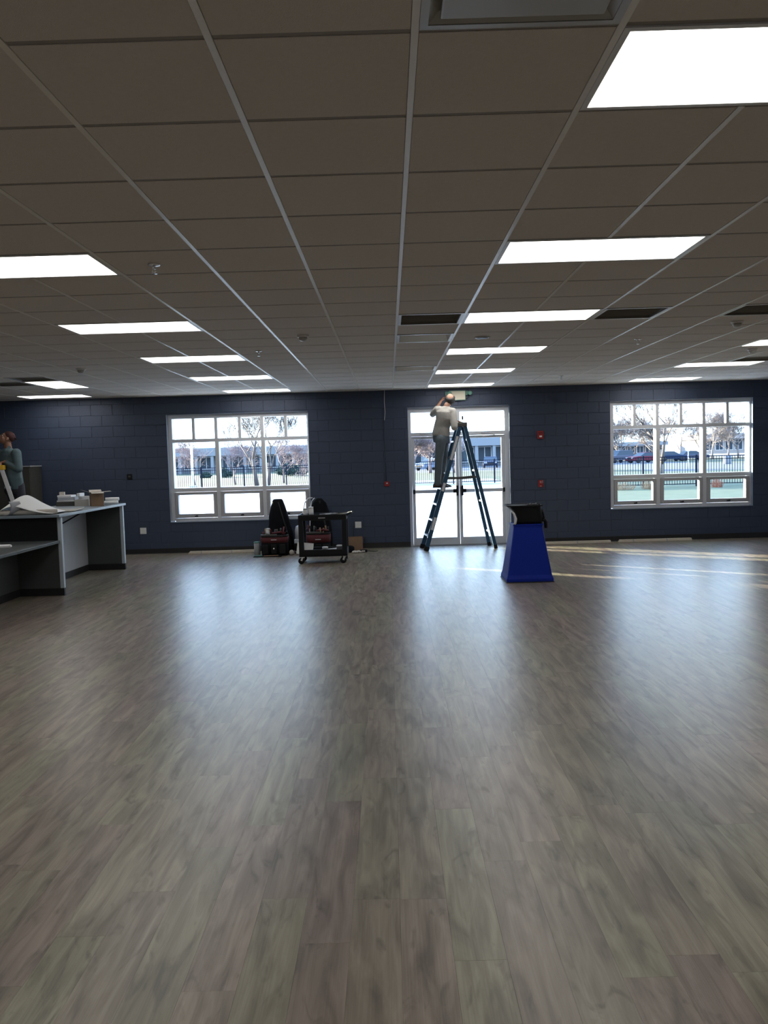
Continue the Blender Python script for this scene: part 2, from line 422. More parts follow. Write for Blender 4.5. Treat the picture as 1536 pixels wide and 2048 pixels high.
def tile_size(c):
    ps = [px((a, b_, H)) for a in c[:2] for b_ in c[2:]]
    if any(p is None for p in ps): return 0
    xs = [min(max(p[0], 0), 1536) for p in ps]; ys = [min(max(p[1], 0), 2048) for p in ps]
    return (max(xs) - min(xs)) * (max(ys) - min(ys))
cells.sort(key=lambda c: -tile_size(c))
def tile_mesh(lx, ly):
    b = MB(); a, c, bz = lx / 2 - .001, ly / 2 - .001, .012
    r0 = [(-a, -c, bz), (a, -c, bz), (a, c, bz), (-a, c, bz)]; r1 = [(-a + TW, -c + TW, bz), (a - TW, -c + TW, bz), (a - TW, c - TW, bz), (-a + TW, c - TW, bz)]
    r2 = [(p[0], p[1], .002) for p in r1]
    vs = r0 + r1 + r2; fs = []
    for r in (0, 4):
        for j in range(4): fs.append((r + j, r + (j + 1) % 4, r + 4 + (j + 1) % 4, r + 4 + j))
    fs.append((8, 11, 10, 9)); b.add(vs, fs); return b
tcache = {}
rest = MB()
for n, c in enumerate(cells):
    key = (round(c[1] - c[0], 3), round(c[3] - c[2], 3))
    if key not in tcache:
        tb = tile_mesh(*key); tcache[key] = (tb, tb.mesh('ceiling_tile', M['tile']))
    ctr = Vector(((c[0] + c[1]) / 2, (c[2] + c[3]) / 2, H))
    if n < 300:
        o = bpy.data.objects.new('ceiling_tile', tcache[key][1]); col.objects.link(o); o.parent = ce; o.location = ctr
    else: rest.add([Vector(v) + ctr for v in tcache[key][0].v], tcache[key][0].f)
tag(rest.build('ceiling_tiling', M['tile'], ce, fixn=False), kind='stuff')
cover = set((ci + 1, kk, 1) for ci, kk, nx, ny in lights if nx == 2)
for i in range(-14, 15):
    x = X0 + i * S
    b = MB(); k0 = -10
    for k in range(-10, 23):
        if k == 22 or ((i, k, 1) in cover):
            if k > k0: b.box(x - TW + .001, x + TW - .001, Y0 + k0 * S, min(Y0 + k * S, D), H - .001, H + .010)
            k0 = k + 1
    b.build('main_tee', M['tee'], ce, fixn=False)
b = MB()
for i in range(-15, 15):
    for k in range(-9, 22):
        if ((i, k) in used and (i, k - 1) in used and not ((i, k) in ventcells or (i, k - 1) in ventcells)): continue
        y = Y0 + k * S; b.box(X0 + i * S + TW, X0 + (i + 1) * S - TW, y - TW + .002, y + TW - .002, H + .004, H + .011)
tag(b.build('cross_tees', M['tee_shade'], ce, fixn=False), kind='stuff')
for nm, bx in (('trim_1', (XL, XR, D - .022, D - .001, H - .004, H + .002)),):
    tag(B(*bx).build(nm, M['tee']), 'thin wall angle where ceiling meets back wall', 'trim', kind='structure')

# ceiling lights
def light(lx, ly):
    r = thing('ceiling_light', (0, 0, H), '', 'ceiling light', 'flat lit panels in the ceiling grid')
    a, c = lx / 2 - TW, ly / 2 - TW; f = .022
    b = MB()
    b.box(-a, a, -c, -c + f, -.002, .05).box(-a, a, c - f, c, -.002, .05).box(-a, -a + f, -c + f, c - f, -.002, .05).box(a - f, a, -c + f, c - f, -.002, .05)
    b.build('frame', M['white'], r)
    B(-a + f, a - f, -c + f, c - f, .006, .03).build('diffuser', M['lens'], r)
    return r
pl = light(2 * S, S); pl2 = light(S, 2 * S)
colname = {-11: 'far left row', -5: 'left row', 1: 'centre row', 7: 'far right row'}
used_first = {}
ordn = {20: 'nearest the back wall', 16: 'second from the back wall', 12: 'third from the back wall', 8: 'fourth from the back wall', 4: 'fifth from the back wall', 0: 'sixth from the back wall', -4: 'over the camera', -8: 'behind the camera'}
for ci, kk, nx, ny in lights:
    src = pl if nx == 2 else pl2
    if id(src) in used_first: o = copy_tree(src)
    else: o = src; used_first[id(src)] = 1
    o.location = (X0 + (ci + nx / 2) * S, Y0 + (kk + ny / 2) * S, H)
    o['label'] = 'lit ceiling panel in the %s, %s' % (colname[ci], ordn[kk]) if nx == 2 else 'lit ceiling panel at far left set lengthwise, unlike the others'
    o['group'] = 'flat lit panels in the ceiling grid'

def vent(kind, i, k, label):
    cx, cy = X0 + (i + .5) * S, Y0 + (k + .5) * S
    r = thing('ceiling_vent', (cx, cy, H), label, 'vent', 'square vents in the ceiling grid'); a = S / 2 - TW
    b = MB(); f = .025
    b.box(-a, a, -a, -a + f, -.003, .02).box(-a, a, a - f, a, -.003, .02).box(-a, -a + f, -a + f, a - f, -.003, .02).box(a - f, a, -a + f, a - f, -.003, .02)
    b.build('frame', M['vent'] if kind != 'grille' else M['white'], r)
    q = a - f
    if kind == 'plaque':
        b = MB(); n = .12
        lo = [(-q, -q, .0), (q, -q, 0), (q, q, 0), (-q, q, 0)]; hi = [(-q + n, -q + n, .09), (q - n, -q + n, .09), (q - n, q - n, .09), (-q + n, q - n, .09)]
        b.add(lo + hi, [(j, (j + 1) % 4, 4 + (j + 1) % 4, 4 + j) for j in range(4)] + [(4, 5, 6, 7)]); b.build('cone', M['vent'], r)
        B(-.235, .235, -.235, .235, -.004, .008).build('plaque', M['vent'], r, bevel=.006)
    elif kind == 'grille':
        b = MB(); dz = .10
        b.box(-q, q, -q, q, dz, dz + .01).box(-q, q, q - .004, q, .0, dz).box(-q, q, -q, -q + .004, 0, dz).box(-q, -q + .004, -q, q, 0, dz).box(q - .004, q, -q, q, 0, dz)
        b.build('housing', M['ventg'], r)
        b = MB()
        for j in range(17): yy = -q + .02 + j * (2 * q - .04) / 16; b.bar((-q, yy, .03), (q, yy, .03), .004, .022, (0, .5, 1))
        b.build('louvre', M['ventg'], r)
    else:
        b = MB(); n = .05; dz = .16
        lo = [(-q, -q, .0), (q, -q, 0), (q, q, 0), (-q, q, 0)]; hi = [(-q + n, -q + n, dz), (q - n, -q + n, dz), (q - n, q - n, dz), (-q + n, q - n, dz)]
        b.add(lo + hi, [(j, (j + 1) % 4, 4 + (j + 1) % 4, 4 + j) for j in range(4)] + [(4, 5, 6, 7)]); b.build('duct_box', M['galv'], r)
    return r
vl = {(0, -1): 'square ceiling diffuser with a drop plate at the top edge of the photo', (0, 8): 'dark square ceiling grille left of the third centre light', (0, 10): 'open shiny metal ceiling vent, larger of the two before the doors',
      (0, 15): 'open shiny metal ceiling vent nearest the back wall', (3, 8): 'dark square ceiling grille right of a centre row light', (5, 8): 'dark square ceiling grille at the right edge of the photo',
      (8, 15): 'dark ceiling grille beside the far right lights', (-9, 15): 'dark ceiling grille behind the lengthwise far left light', (-10, 16): 'dark ceiling grille left of the lengthwise far left light'}
for (i, k), kd in ventcells.items(): vent(kd, i, k, vl[(i, k)])

def detector(x, y, kind, label):
    r = thing({'smoke': 'smoke_detector', 'sprinkler': 'sprinkler_head', 'speaker': 'ceiling_speaker'}[kind], (x, y, H), label,
              {'smoke': 'smoke detector', 'sprinkler': 'sprinkler', 'speaker': 'speaker'}[kind])
    if kind == 'smoke':
        MB().lathe([(.06, .004), (.06, -.012), (.052, -.02)], n=20).build('base', M['white'], r)
        MB().lathe([(.044, -.018), (.044, -.034), (.034, -.052), (.016, -.058)], n=20).build('chamber', M['vent'], r)
    elif kind == 'sprinkler':
        MB().lathe([(.04, .003), (.038, -.006), (.014, -.010)], n=18).build('escutcheon', M['silver'], r)
        b = MB(); b.tube([(0, 0, -.008), (0, 0, -.03)], .009).tube([(-.009, 0, -.022), (-.013, 0, -.04), (0, 0, -.055)], .0025, 6).tube([(.009, 0, -.022), (.013, 0, -.04), (0, 0, -.055)], .0025, 6)
        b.build('stem', M['silver'], r)
        MB().lathe([(.018, -.055), (.018, -.058)], n=14).build('deflector', M['silver'], r)
    else:
        MB().lathe([(.085, .004), (.085, -.006), (.075, -.010)], n=24).build('ring', M['vent'], r)
        MB().lathe([(.073, -.009), (.05, -.013), (.01, -.014)], n=24).build('grille', M['ventd'], r)
for a in [(-1.44, 5.30, 'sprinkler', 'sprinkler head right of the large left ceiling light'), (-.83, 8.48, 'smoke', 'smoke detector near the middle of the ceiling'),
          (-1.45, 9.58, 'sprinkler', 'small sprinkler head behind the middle smoke detector'), (1.04, 8.98, 'speaker', 'dark round ceiling disc between two centre lights'),
          (3.50, 8.37, 'smoke', 'smoke detector under the right edge ceiling grille'), (4.70, 10.77, 'smoke', 'smoke detector in front of the far right lights'),
          (2.85, 9.48, 'sprinkler', 'sprinkler head right of the centre row lights'), (2.87, 13.73, 'sprinkler', 'sprinkler head near the back wall, right of the doors'),
          (-3.95, 10.82, 'smoke', 'dark smoke detector above the counter')]: detector(*a)

# ---------------------------------------------------------------- windows
FY0, FY1, GY = D + .075, D + .245, D + .115
def window(name, rect, label):
    x0, x1, z0, z1 = rect; r = thing(name, ((x0 + x1) / 2, D, z0), label, 'window', kind='structure'); ox = (x0 + x1) / 2
    def bx(nm, a, c, y0, y1, d, e_, m, parent=r, bev=0):
        o = B(a - ox, c - ox, y0 - D, y1 - D, d - z0, e_ - z0).build(nm, m, parent, bevel=bev); return o
    # reveal lining and sill
    bx('reveal', x0, x0 + .006, D, D + DEPTH, z0 + .012, z1 - .006, M['reveal']); bx('reveal', x1 - .006, x1, D, D + DEPTH, z0 + .012, z1 - .006, M['reveal'])
    bx('reveal', x0, x1, D, D + DEPTH, z1 - .006, z1, M['reveal'])
    bx('sill', x0 - .0, x1 + .0, D - .015, FY0 + .02, z0, z0 + .012, M['reveal'])
    fx0, fx1, fz0, fz1 = x0 + .035, x1 - .022, z0 + .025, z1 - .028
    gx0, gx1 = x0 + .083, x1 - .038
    b = MB()
    for a in ((fx0 - .035, gx0, fz0, fz1 + .02), (gx1, fx1 + .02, fz0, fz1 + .02), (gx0, gx1, z1 - .078, z1 - .006), (gx0, gx1, z0 + .012, z0 + .070)):
        b.box(a[0] - ox, a[1] - ox, FY0 - D, FY1 - D, a[2] - z0, a[3] - z0)
    b.build('window_frame', M['alu'], r)
    wdt = (gx1 - gx0); cw = .072; pw = (wdt - 2 * cw) / 3
    zt0, zt1 = z1 - .465, z1 - .078          # top lites
    zm0, zm1 = z0 + .645, z1 - .527
    bx('transom', gx0, gx1, FY0 + .01, FY1, zm1, zt0, M['alu']); bx('transom', gx0, gx1, FY0, FY1, z0 + .572, zm0, M['alu'])
    for j in range(3):
        a = gx0 + j * (pw + cw); c = a + pw
        if j < 2:
            bx('mullion', c, c + cw, FY0, FY1, z0 + .07, z0 + .572, M['alu']); bx('mullion', c, c + cw, FY0 + .005, FY1, zm0, zm1, M['alu']); bx('mullion', c, c + cw * .75, FY0 + .01, FY1, zt0, zt1, M['alu'])
        bx('pane', a, c, GY, GY + .006, zm0, zm1, M['glass'])
        m_ = (a + c) / 2
        bx('glazing_bar', m_ - .026, m_ + .026, FY0 + .015, FY1 - .06, zt0, zt1, M['alu'])
        bx('pane', a, m_ - .026, GY, GY + .006, zt0, zt1, M['glass']); bx('pane', m_ + .026, c, GY, GY + .006, zt0, zt1, M['glass'])
        # awning sash
        s0, s1, t0, t1 = a + .006, c - .006, z0 + .078, z0 + .565; f = .062
        sb = MB()
        for q in ((s0, s0 + f, t0, t1), (s1 - f, s1, t0, t1), (s0 + f, s1 - f, t0, t0 + f + .012), (s0 + f, s1 - f, t1 - f + .012, t1)):
            sb.box(q[0] - ox, q[1] - ox, FY0 - .012 - D, FY1 - .07 - D, q[2] - z0, q[3] - z0)
        sa = sb.build('sash', M['alug'], r, bevel=.004)
        bx('pane', s0 + f, s1 - f, GY, GY + .006, t0 + f + .012, t1 - f + .012, M['glass'], sa)
        h = MB(); hx = m_ - ox; h.box(hx - .03, hx + .03, FY0 - .026 - D, FY0 - .012 - D, t0 + .022 - z0, t0 + .040 - z0).tube([(hx, FY0 - .03 - D, t0 + .034 - z0), (hx + .012, FY0 - .045 - D, t0 + .05 - z0), (hx + .03, FY0 - .045 - D, t0 + .035 - z0)], .006, 6)
        h.build('latch', M['black'], sa)
    return r
window('window_1', W1, 'wide left window in the navy wall with three opening lower sashes')
window('window_2', W2, 'wide right window in the navy wall with parked cars beyond it')

# doors
x0, x1, z0, z1 = DR
dr = thing('door_1', (0, D, 0), 'pair of glazed aluminium exit doors under a transom', 'door', kind='structure')
def dbx(nm, a, c, y0, y1, d, e_, m, parent=dr, bev=0): return B(a, c, y0 - D, y1 - D, d, e_).build(nm, m, parent, bevel=bev)
dbx('reveal', x0, x0 + .006, D, D + DEPTH, 0, z1 - .006, M['reveal']); dbx('reveal', x1 - .006, x1, D, D + DEPTH, 0, z1 - .006, M['reveal']); dbx('reveal', x0, x1, D, D + DEPTH, z1 - .006, z1, M['reveal'])
b = MB()
for a in ((x0 + .006, .440, 0, z1 - .006), (2.208, x1 - .006, 0, z1 - .006), (.440, 2.208, 2.535, z1 - .006), (.440, 2.208, 2.085, 2.155), (1.300, 1.362, 2.155, 2.535)): b.box(a[0], a[1], FY0 - D, FY1 - D, a[2], a[3])
b.build('door_frame', M['alu'], dr)
dbx('threshold', .44, 2.208, FY0, FY1, 0, .018, M['alug'])
dbx('pane', .440, 1.300, GY, GY + .006, 2.155, 2.535, M['glass']); dbx('pane', 1.362, 2.208, GY, GY + .006, 2.155, 2.535, M['glass'])
for sgn, a, c, ga, gc in ((1, .444, 1.333, .500, 1.272), (-1, 1.339, 2.204, 1.392, 2.142)):
    b = MB(); y0_, y1_ = FY0 + .03 - D, FY0 + .085 - D
    for q in ((a, ga, .02, 2.078), (gc, c, .02, 2.078), (ga, gc, .02, .155), (ga, gc, 2.03, 2.078)): b.box(q[0], q[1], y0_, y1_, q[2], q[3])
    lf = b.build('door_leaf', M['alu'], dr, bevel=.003)
    B(ga, gc, y0_ + .02, y0_ + .026, .155, 2.03).build('pane', M['glass'], lf)
    MB().bar((a + .03, y0_ - .03, 1.04), (c - .03, y0_ - .03, 1.04), .05, .062, (0, 0, 1)).build('push_bar', M['alu'], lf, bevel=.004)
    ex, ix = (a + .03, c - .045) if sgn > 0 else (c - .03, a + .045)
    b = MB().box(ex - .02, ex + .02, y0_ - .06, y0_ + .0, 1.0, 1.08); b.build('end_cap', M['black'], lf, bevel=.004)
    b = MB().box(ix - .02, ix + .02, y0_ - .065, y0_ + .0, .95, 1.14).box(min(ix, ix - sgn * .075), max(ix, ix - sgn * .075), y0_ - .06, y0_, 1.005, 1.075)
    b.build('latch_case', M['black'], lf, bevel=.004)
    mx_ = (a + c) / 2 - sgn * .14
    b = MB().box(mx_ - .12, mx_ + .12, y0_ - .06, y0_ + .0, 2.035, 2.075).bar((mx_ + .1, y0_ - .05, 2.08), (mx_ - .03, y0_ - .12, 2.115), .02, .012, (0, 0, 1)).bar((mx_ - .03, y0_ - .12, 2.115), (mx_ - .14, y0_ - .03, 2.12), .02, .012, (0, 0, 1))
    b.build('door_closer', M['alug'], lf)

# ---------------------------------------------------------------- wall fittings
def plate(name, x, z, wd, ht, label, cat, m, detail='outlet'):
    r = thing(name, (x, D, z), label, cat); B(-wd / 2, wd / 2, -.008, -.0005, -ht / 2, ht / 2).build('plate', m, r, bevel=.002)
    if detail == 'outlet':
        for sx in (-.028, .028):
            b = MB().box(sx - .017, sx + .017, -.011, -.007, -.035, .035); b.build('receptacle', m, r, bevel=.002)
    return r
plate('wall_outlet', -4.69, .445, .118, .118, 'white double outlet plate between counter and left window', 'outlet', M['white'])
plate('wall_outlet', -.606, .45, .118, .118, 'white double outlet plate right of the black cart', 'outlet', M['white'])
r = thing('thermostat_plate', (-4.90, D, 1.477), 'small black plate on the navy wall above the counter end', 'wall plate'); B(-.047, .047, -.02, -.0005, -.053, .053).build('cover', M['black'], r, bevel=.004); B(-.02, .02, -.023, -.019, -.01, .02).build('keypad', M['ventd'], r)
r = thing('fire_alarm_strobe', (2.862, D, 2.05), 'red fire alarm strobe high on wall right of the doors', 'fire alarm')
B(-.058, .058, -.045, -.0005, -.075, .075).build('housing', M['red'], r, bevel=.006); B(-.022, .026, -.062, -.044, -.045, -.012).build('flash_lens', M['white'], r, bevel=.004)
b = MB()
for j in range(5): b.box(-.04 + j * .018, -.032 + j * .018, -.048, -.044, .02, .055)
b.build('sounder_slots', M['base'], r)
r = thing('fire_pull_station', (2.857, D, 1.135), 'red fire alarm pull station at hand height right of the doors', 'fire alarm')
B(-.046, .046, -.04, -.0005, -.066, .066).build('housing', M['red'], r, bevel=.006); B(-.034, .034, -.055, -.039, -.025, .01).build('pull_handle', M['red'], r, bevel=.003)
b = MB()
for zz in (.04, .02, -.045): b.box(-.02, .012, -.043, -.039, zz - .004, zz + .004)
b.box(.030, .036, -.043, -.039, -.02, .06); b.build('lettering', M['labelw'], r)
r = thing('door_alarm_box', (-.04, D, 1.21), 'small red box on the wall left of the doors', 'fire alarm')
B(-.045, .045, -.045, -.0005, -.045, .045).build('housing', M['red'], r, bevel=.006); MB().sphere((.0, -.048, .01), .016).build('lamp', M['white'], r)
r = thing('wall_conduit', (-.045, D, 1.255), 'thin painted conduit dropping from ceiling to small red box', 'conduit')
MB().tube([(-.01, -.010, 0), (-.012, -.010, .6), (-.010, -.010, 1.15)], .008).build('pipe', M['navy'], r)
MB().tube([(-.010, -.012, 1.15), (.006, -.014, 1.3), (-.004, -.012, 1.5), (.004, -.012, H - 1.262)], .005).build('cable', M['white'], r)
# exit sign with emergency lamps
r = thing('exit_sign', (1.36, D, 2.83), 'cream exit sign housing with twin lamp heads above the doors', 'exit sign')
B(-.19, .115, -.05, -.0005, -.093, .088).build('housing', M['cream'], r, bevel=.006)
b = MB().box(-.19, .115, -.056, -.05, -.093, -.083).box(-.19, .115, -.056, -.05, .078, .088).box(.105, .115, -.056, -.05, -.083, .078).box(-.19, -.18, -.056, -.05, -.083, .078); b.build('face_rim', M['green'], r)
for sx in (.15, -.23):
    b = MB().box(sx - .035, sx + .025, -.045, -.0005, .00, .075); h_ = b.build('lamp_bracket', M['green'], r, bevel=.004)
    MB().lathe([(.012, .0), (.038, -.015), (.04, -.05), (.034, -.055)], c=(sx + .045, -.04, .035), axis='y', n=14).build('lamp_head', M['green'], h_)
    MB().tube([(sx, -.04, .02), (sx + .03, -.05, -.03), (sx - .02, -.05, -.07), (sx - .03, -.04, -.06)], .005, 6).build('loose_wire', M['black'], h_)
# loose boards along wall
for n, (xa, xb, yy, lab) in enumerate([(-3.80, -2.56, 15.50, 'pale board lying on the floor below the left window'), (2.30, 4.11, 15.47, 'pale board on the floor right of the doors, nearer the blue pedestal'),
                                 (4.27, 5.63, 15.50, 'pale board on the floor below the right window')]):
    r = thing('floor_board', ((xa + xb) / 2, yy, 0), lab, 'board', 'pale boards along the wall'); hl = (xb - xa) / 2
    MB().box(-hl, hl, -.05, .045, .002, .026).build('lower_board', M['wood'], r, bevel=.003)
    MB().box(-hl + .02, hl, -.03, .05, .026, .048).build('upper_board', M['wood'], r, bevel=.003)
    for sx in (-.62, .3): MB().box(hl * sx, hl * sx + .02, -.052, .052, .0, .05).build('strap', M['laminate'], r)

# ---------------------------------------------------------------- counter
rc = thing('reception_counter', (-4.8, 12.2, 0), 'tall grey service counter with white panel edges, front left', 'counter')
def cb(nm, a, c, y0, y1, d, e_, m, parent=rc, bev=.002, ox=-4.8, oy=12.2): return B(a - ox, c - ox, y0 - oy, y1 - oy, d, e_).build(nm, m, parent, bevel=bev)
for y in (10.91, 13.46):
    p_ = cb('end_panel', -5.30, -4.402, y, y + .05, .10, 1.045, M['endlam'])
    cb('edge_band', -4.402, -4.352 if y > 12 else -4.352, y - .002, y + .052, .10, 1.045, M['lamedge'], p_)
    cb('toe_kick', -5.30, -4.352, y - .004, y + .054, 0, .10, M['base'], p_)
pp = cb('back_panel', -5.0, -4.955, 10.96, 13.46, .10, 1.045, M['laminate']); cb('toe_kick', -5.0, -4.950, 10.96, 13.46, 0, .10, M['base'], pp)
cb('countertop', -5.38, -4.325, 10.80, 13.56, 1.047, 1.083, M['top'], bev=.004)
cb('inner_panel', -5.37, -5.33, 10.96, 13.5, 0, 1.045, M['laminate'])
for yy in (12.05, 12.62)[:1]:
    b = MB().bar((-4.94 + 4.8, yy - 12.2, .72), (-4.94 + 4.8, yy - 12.2, 1.04), .03, .02).bar((-4.955 + 4.8, yy - 12.2, 1.035), (-4.45 + 4.8, yy - 12.2, 1.035), .02, .03, (0, 1, 0)).bar((-4.94 + 4.8, yy - 12.2, .80), (-4.50 + 4.8, yy - 12.2, 1.03), .018, .02)
    b.build('shelf_bracket', M['black'], rc)
# lower desk, and a black panel for the shade in the open recess
ld = thing('lower_desk', (-4.8, 10.0, 0), 'low dark desk section joined to near end of the counter', 'desk')
def lb(*a, **k): return cb(*a, parent=ld, ox=-4.8, oy=10.0, **k)
lb('desk_top', -5.38, -4.375, 9.0, 10.905, .702, .737, M['darktop'])
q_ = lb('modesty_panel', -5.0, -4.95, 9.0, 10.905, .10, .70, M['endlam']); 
cb('toe_kick', -5.0, -4.945, 9.0, 10.905, 0, .10, M['base'], parent=q_, ox=-4.8, oy=10.0)
lb('recess_shade', -5.38, -4.405, 10.892, 10.908, .74, 1.04, M['black'])  # black sheet stands for the dark open cavity under the counter top
lb('inner_panel', -5.37, -5.33, 9.0, 10.905, 0, .70, M['laminate'])
# papers on lower desk
o = MB(); 
for j in range(5): o.box(-.15 + j * .006, .15 - j * .004, -.11, .11, j * .004, j * .004 + .003)
o = tag(o.build('paper_stack', M['paper']), 'small stack of white papers on the low desk', 'papers'); o.location = (-4.86, 10.2, .7375); o.rotation_euler = (0, 0, .4)

CT = 1.0835
def sheet(name, label, xs, prof_y, zfun, loc, mat, th=.002):
    """curved sheet: grid over x list and y list with height function"""
    b = MB(); nx, ny = len(xs), len(prof_y); vs = []; fs = []
    for s_ in (0, 1):
        for i_ in range(nx):
            for j_ in range(ny):
                X_, Y_, Z_ = zfun(xs[i_], prof_y[j_]); vs.append((X_, Y_, Z_ + s_ * th))
    o_ = nx * ny
    for i_ in range(nx - 1):
        for j_ in range(ny - 1):
            a = i_ * ny + j_; fs.append((a, a + 1, a + ny + 1, a + ny)); fs.append((a + o_, a + o_ + ny, a + o_ + ny + 1, a + o_ + 1))
    for i_ in range(nx - 1):
        for a in (i_ * ny, i_ * ny + ny - 1): fs.append((a, a + ny, a + ny + o_, a + o_))
    for j_ in range(ny - 1):
        for a in (j_, (nx - 1) * ny + j_): fs.append((a, a + 1, a + 1 + o_, a + o_))
    b.add(vs, fs, True); o = b.build(name, mat); o.location = loc
    return tag(o, label, 'drawings')
def wave(u, v):     # u 0..1 left to right, v 0..1 near to far
    X_ = -5.24 + .80 * u; Y_ = 10.86 + .55 * v
    hgt = .245 * math.exp(-((u - .36) / .27) ** 2) + .05 * math.exp(-((u - .72) / .2) ** 2)
    Z_ = (.007 + hgt * (.35 + .65 * math.sin(min(1, v * 1.25) * PI * .5 + .15)) * (1 - .35 * max(0, v - .8) / .2)) + .004 * math.sin(7 * u + 3 * v)
    return X_, Y_, max(.006, Z_)
sheet('drawing_sheet', 'large white drawing sheet buckling up off the counter', [k / 26 for k in range(27)], [k / 12 for k in range(13)], wave, (0, 0, CT), M['paper'])
b = MB(); 
for k, (rr, dz) in enumerate(((.034, 0), (.026, 0), (.018, 0))): b.tube([(-.36 - .012 * k, 0, .035), (.36 + .0 * k, 0, .035)], rr, 18)
o = b.build('drawing_roll', M['cardw']); o.location = (-4.78, 10.93, CT - .0005); o.rotation_euler = (0, 0, .12); tag(o, 'rolled drawings lying along the counter front under the buckled sheet', 'drawings')
def flat(u, v): return (-.30 + .6 * u, -.28 + .56 * v, .002 + .018 * math.sin(3.2 * u + v) ** 2 + .04 * max(0, u - .75) ** 1.5)
o = sheet('drawing_sheet', 'cream drawing sheets lying flat beside the box on the counter', [k / 14 for k in range(15)], [k / 8 for k in range(9)], flat, (-4.68, 11.62, CT), M['cardw'], .012); o.rotation_euler = (0, 0, .1)
def curl(u, v): a = -2.6 + 3.4 * u; return (.12 * math.cos(a) * .9, -.06 + .16 * v, .112 + .105 * math.sin(a))
o = sheet('drawing_sheet', 'grey underside of curled paper at the counter corner', [k / 18 for k in range(19)], [k / 6 for k in range(7)], curl, (-5.02, 10.90, CT - .002), M['laminate'], .002); o.rotation_euler = (0, 0, -.5)
# open cardboard box
def carton(name, loc, rz, sx, sy, sz, label, mats, flaps=True):
    r = thing(name, loc, label, 'box', rz=rz); t_ = .004; a, c = sx / 2, sy / 2
    MB().box(-a, a, -c, c, 0, .004).build('bottom', mats[0], r)
    MB().box(-a, -a + t_, -c, c, .004, sz).build('side', mats[0], r); MB().box(a - t_, a, -c, c, .004, sz).build('side', mats[1], r)
    MB().box(-a + t_, a - t_, -c, -c + t_, .004, sz).build('side', mats[0], r); MB().box(-a + t_, a - t_, c - t_, c, .004, sz).build('side', mats[0], r)
    if flaps:
        for p, q, ln in (((-a, 0, sz), (-a - .13, 0, sz + .04), sy), ((a, 0, sz), (a + .12, 0, sz + .006), sy), ((0, -c, sz), (0, -c - .10, sz - .015), sx), ((0, c, sz), (0, c + .1, sz + .03), sx)):
            up = (0, 1, 0) if p[1] == 0 and p[0] != 0 else (1, 0, 0)
            MB().bar(p, q, .003, ln * .96, up).build('flap', mats[1], r)
    return r
carton('cardboard_box', (-4.56, 12.88, CT), .45, .19, .20, .215, 'open brown cardboard box with flaps out on the counter', (M['card'], M['cardw']))
carton('cardboard_box', (-4.83, 13.10, CT), .05, .22, .30, .10, 'low grey carton left of the open box on the counter', (M['cardw'], M['cardw']), False)
def stack(name, loc, label, dims, mats, cat):
    r = thing(name, loc, label, cat); z = 0
    for k, (dx, dy, dz, ox_, rz_) in enumerate(dims):
        o = MB().cbox((0, 0, dz / 2), (dx, dy, dz)).build('item', mats[k % len(mats)], r, bevel=.004); o.location = (ox_, 0, z); o.rotation_euler = (0, 0, rz_); z += dz
    return r
stack('carton_stack', (-5.13, 13.20, CT), 'pile of dark and pale cartons at back of the counter', [(.30, .3, .07, 0, .1), (.28, .28, .02, .02, -.1), (.26, .26, .05, 0, .15), (.22, .22, .03, -.02, .0), (.08, .05, .05, -.09, .1)], [M['ventd'], M['white'], M['laminate'], M['white'], M['cardw']], 'cartons')
stack('light_fixture_parts', (-4.83, 13.10, CT + .0045), 'white metal parts piled inside the low grey carton', [(.18, .24, .10, 0, .05), (.18, .06, .045, .0, .03), (.05, .20, .05, -.06, .0)], [M['laminate'], M['white'], M['paper']], 'parts')
for k, (dx, dy, zz) in enumerate(((0, 0, .03), (-.02, .07, .03), (.01, .03, .083))):
    o = MB().tube([(-.10, 0, 0), (.11, 0, 0)], .028, 14).build('paper_roll', M['paper']); o.location = (-4.47 + dx, 13.26 + dy * 1.0, CT + zz - .002); o.rotation_euler = (0, 0, .2)
    tag(o, ['front white paper roll right of the open box', 'rear white paper roll right of the open box', 'top white paper roll right of the open box'][k], 'paper roll', 'paper rolls at the counter end')
# tall cabinet by the wall
r = thing('storage_cabinet', (-6.93, 15.32, 0), 'dark grey metal cabinet standing against the far left wall', 'cabinet')
B(-.39, .39, -.20, .28, .06, 1.72).build('body', M['ventd'], r, bevel=.006); B(-.37, .37, -.18, .26, 0, .06).build('plinth', M['base'], r)
for sx in (-1, 1):
    d_ = B(min(.004 * sx, .38 * sx), max(.004 * sx, .38 * sx), -.218, -.202, .08, 1.70).build('door', M['ventd'], r, bevel=.003); B(sx * .03 - .008, sx * .03 + .008, -.235, -.218, .85, 1.0).build('handle', M['base'], d_)
B(-.40, .40, -.21, .29, 1.72, 1.74).build('top', M['laminate'], r)

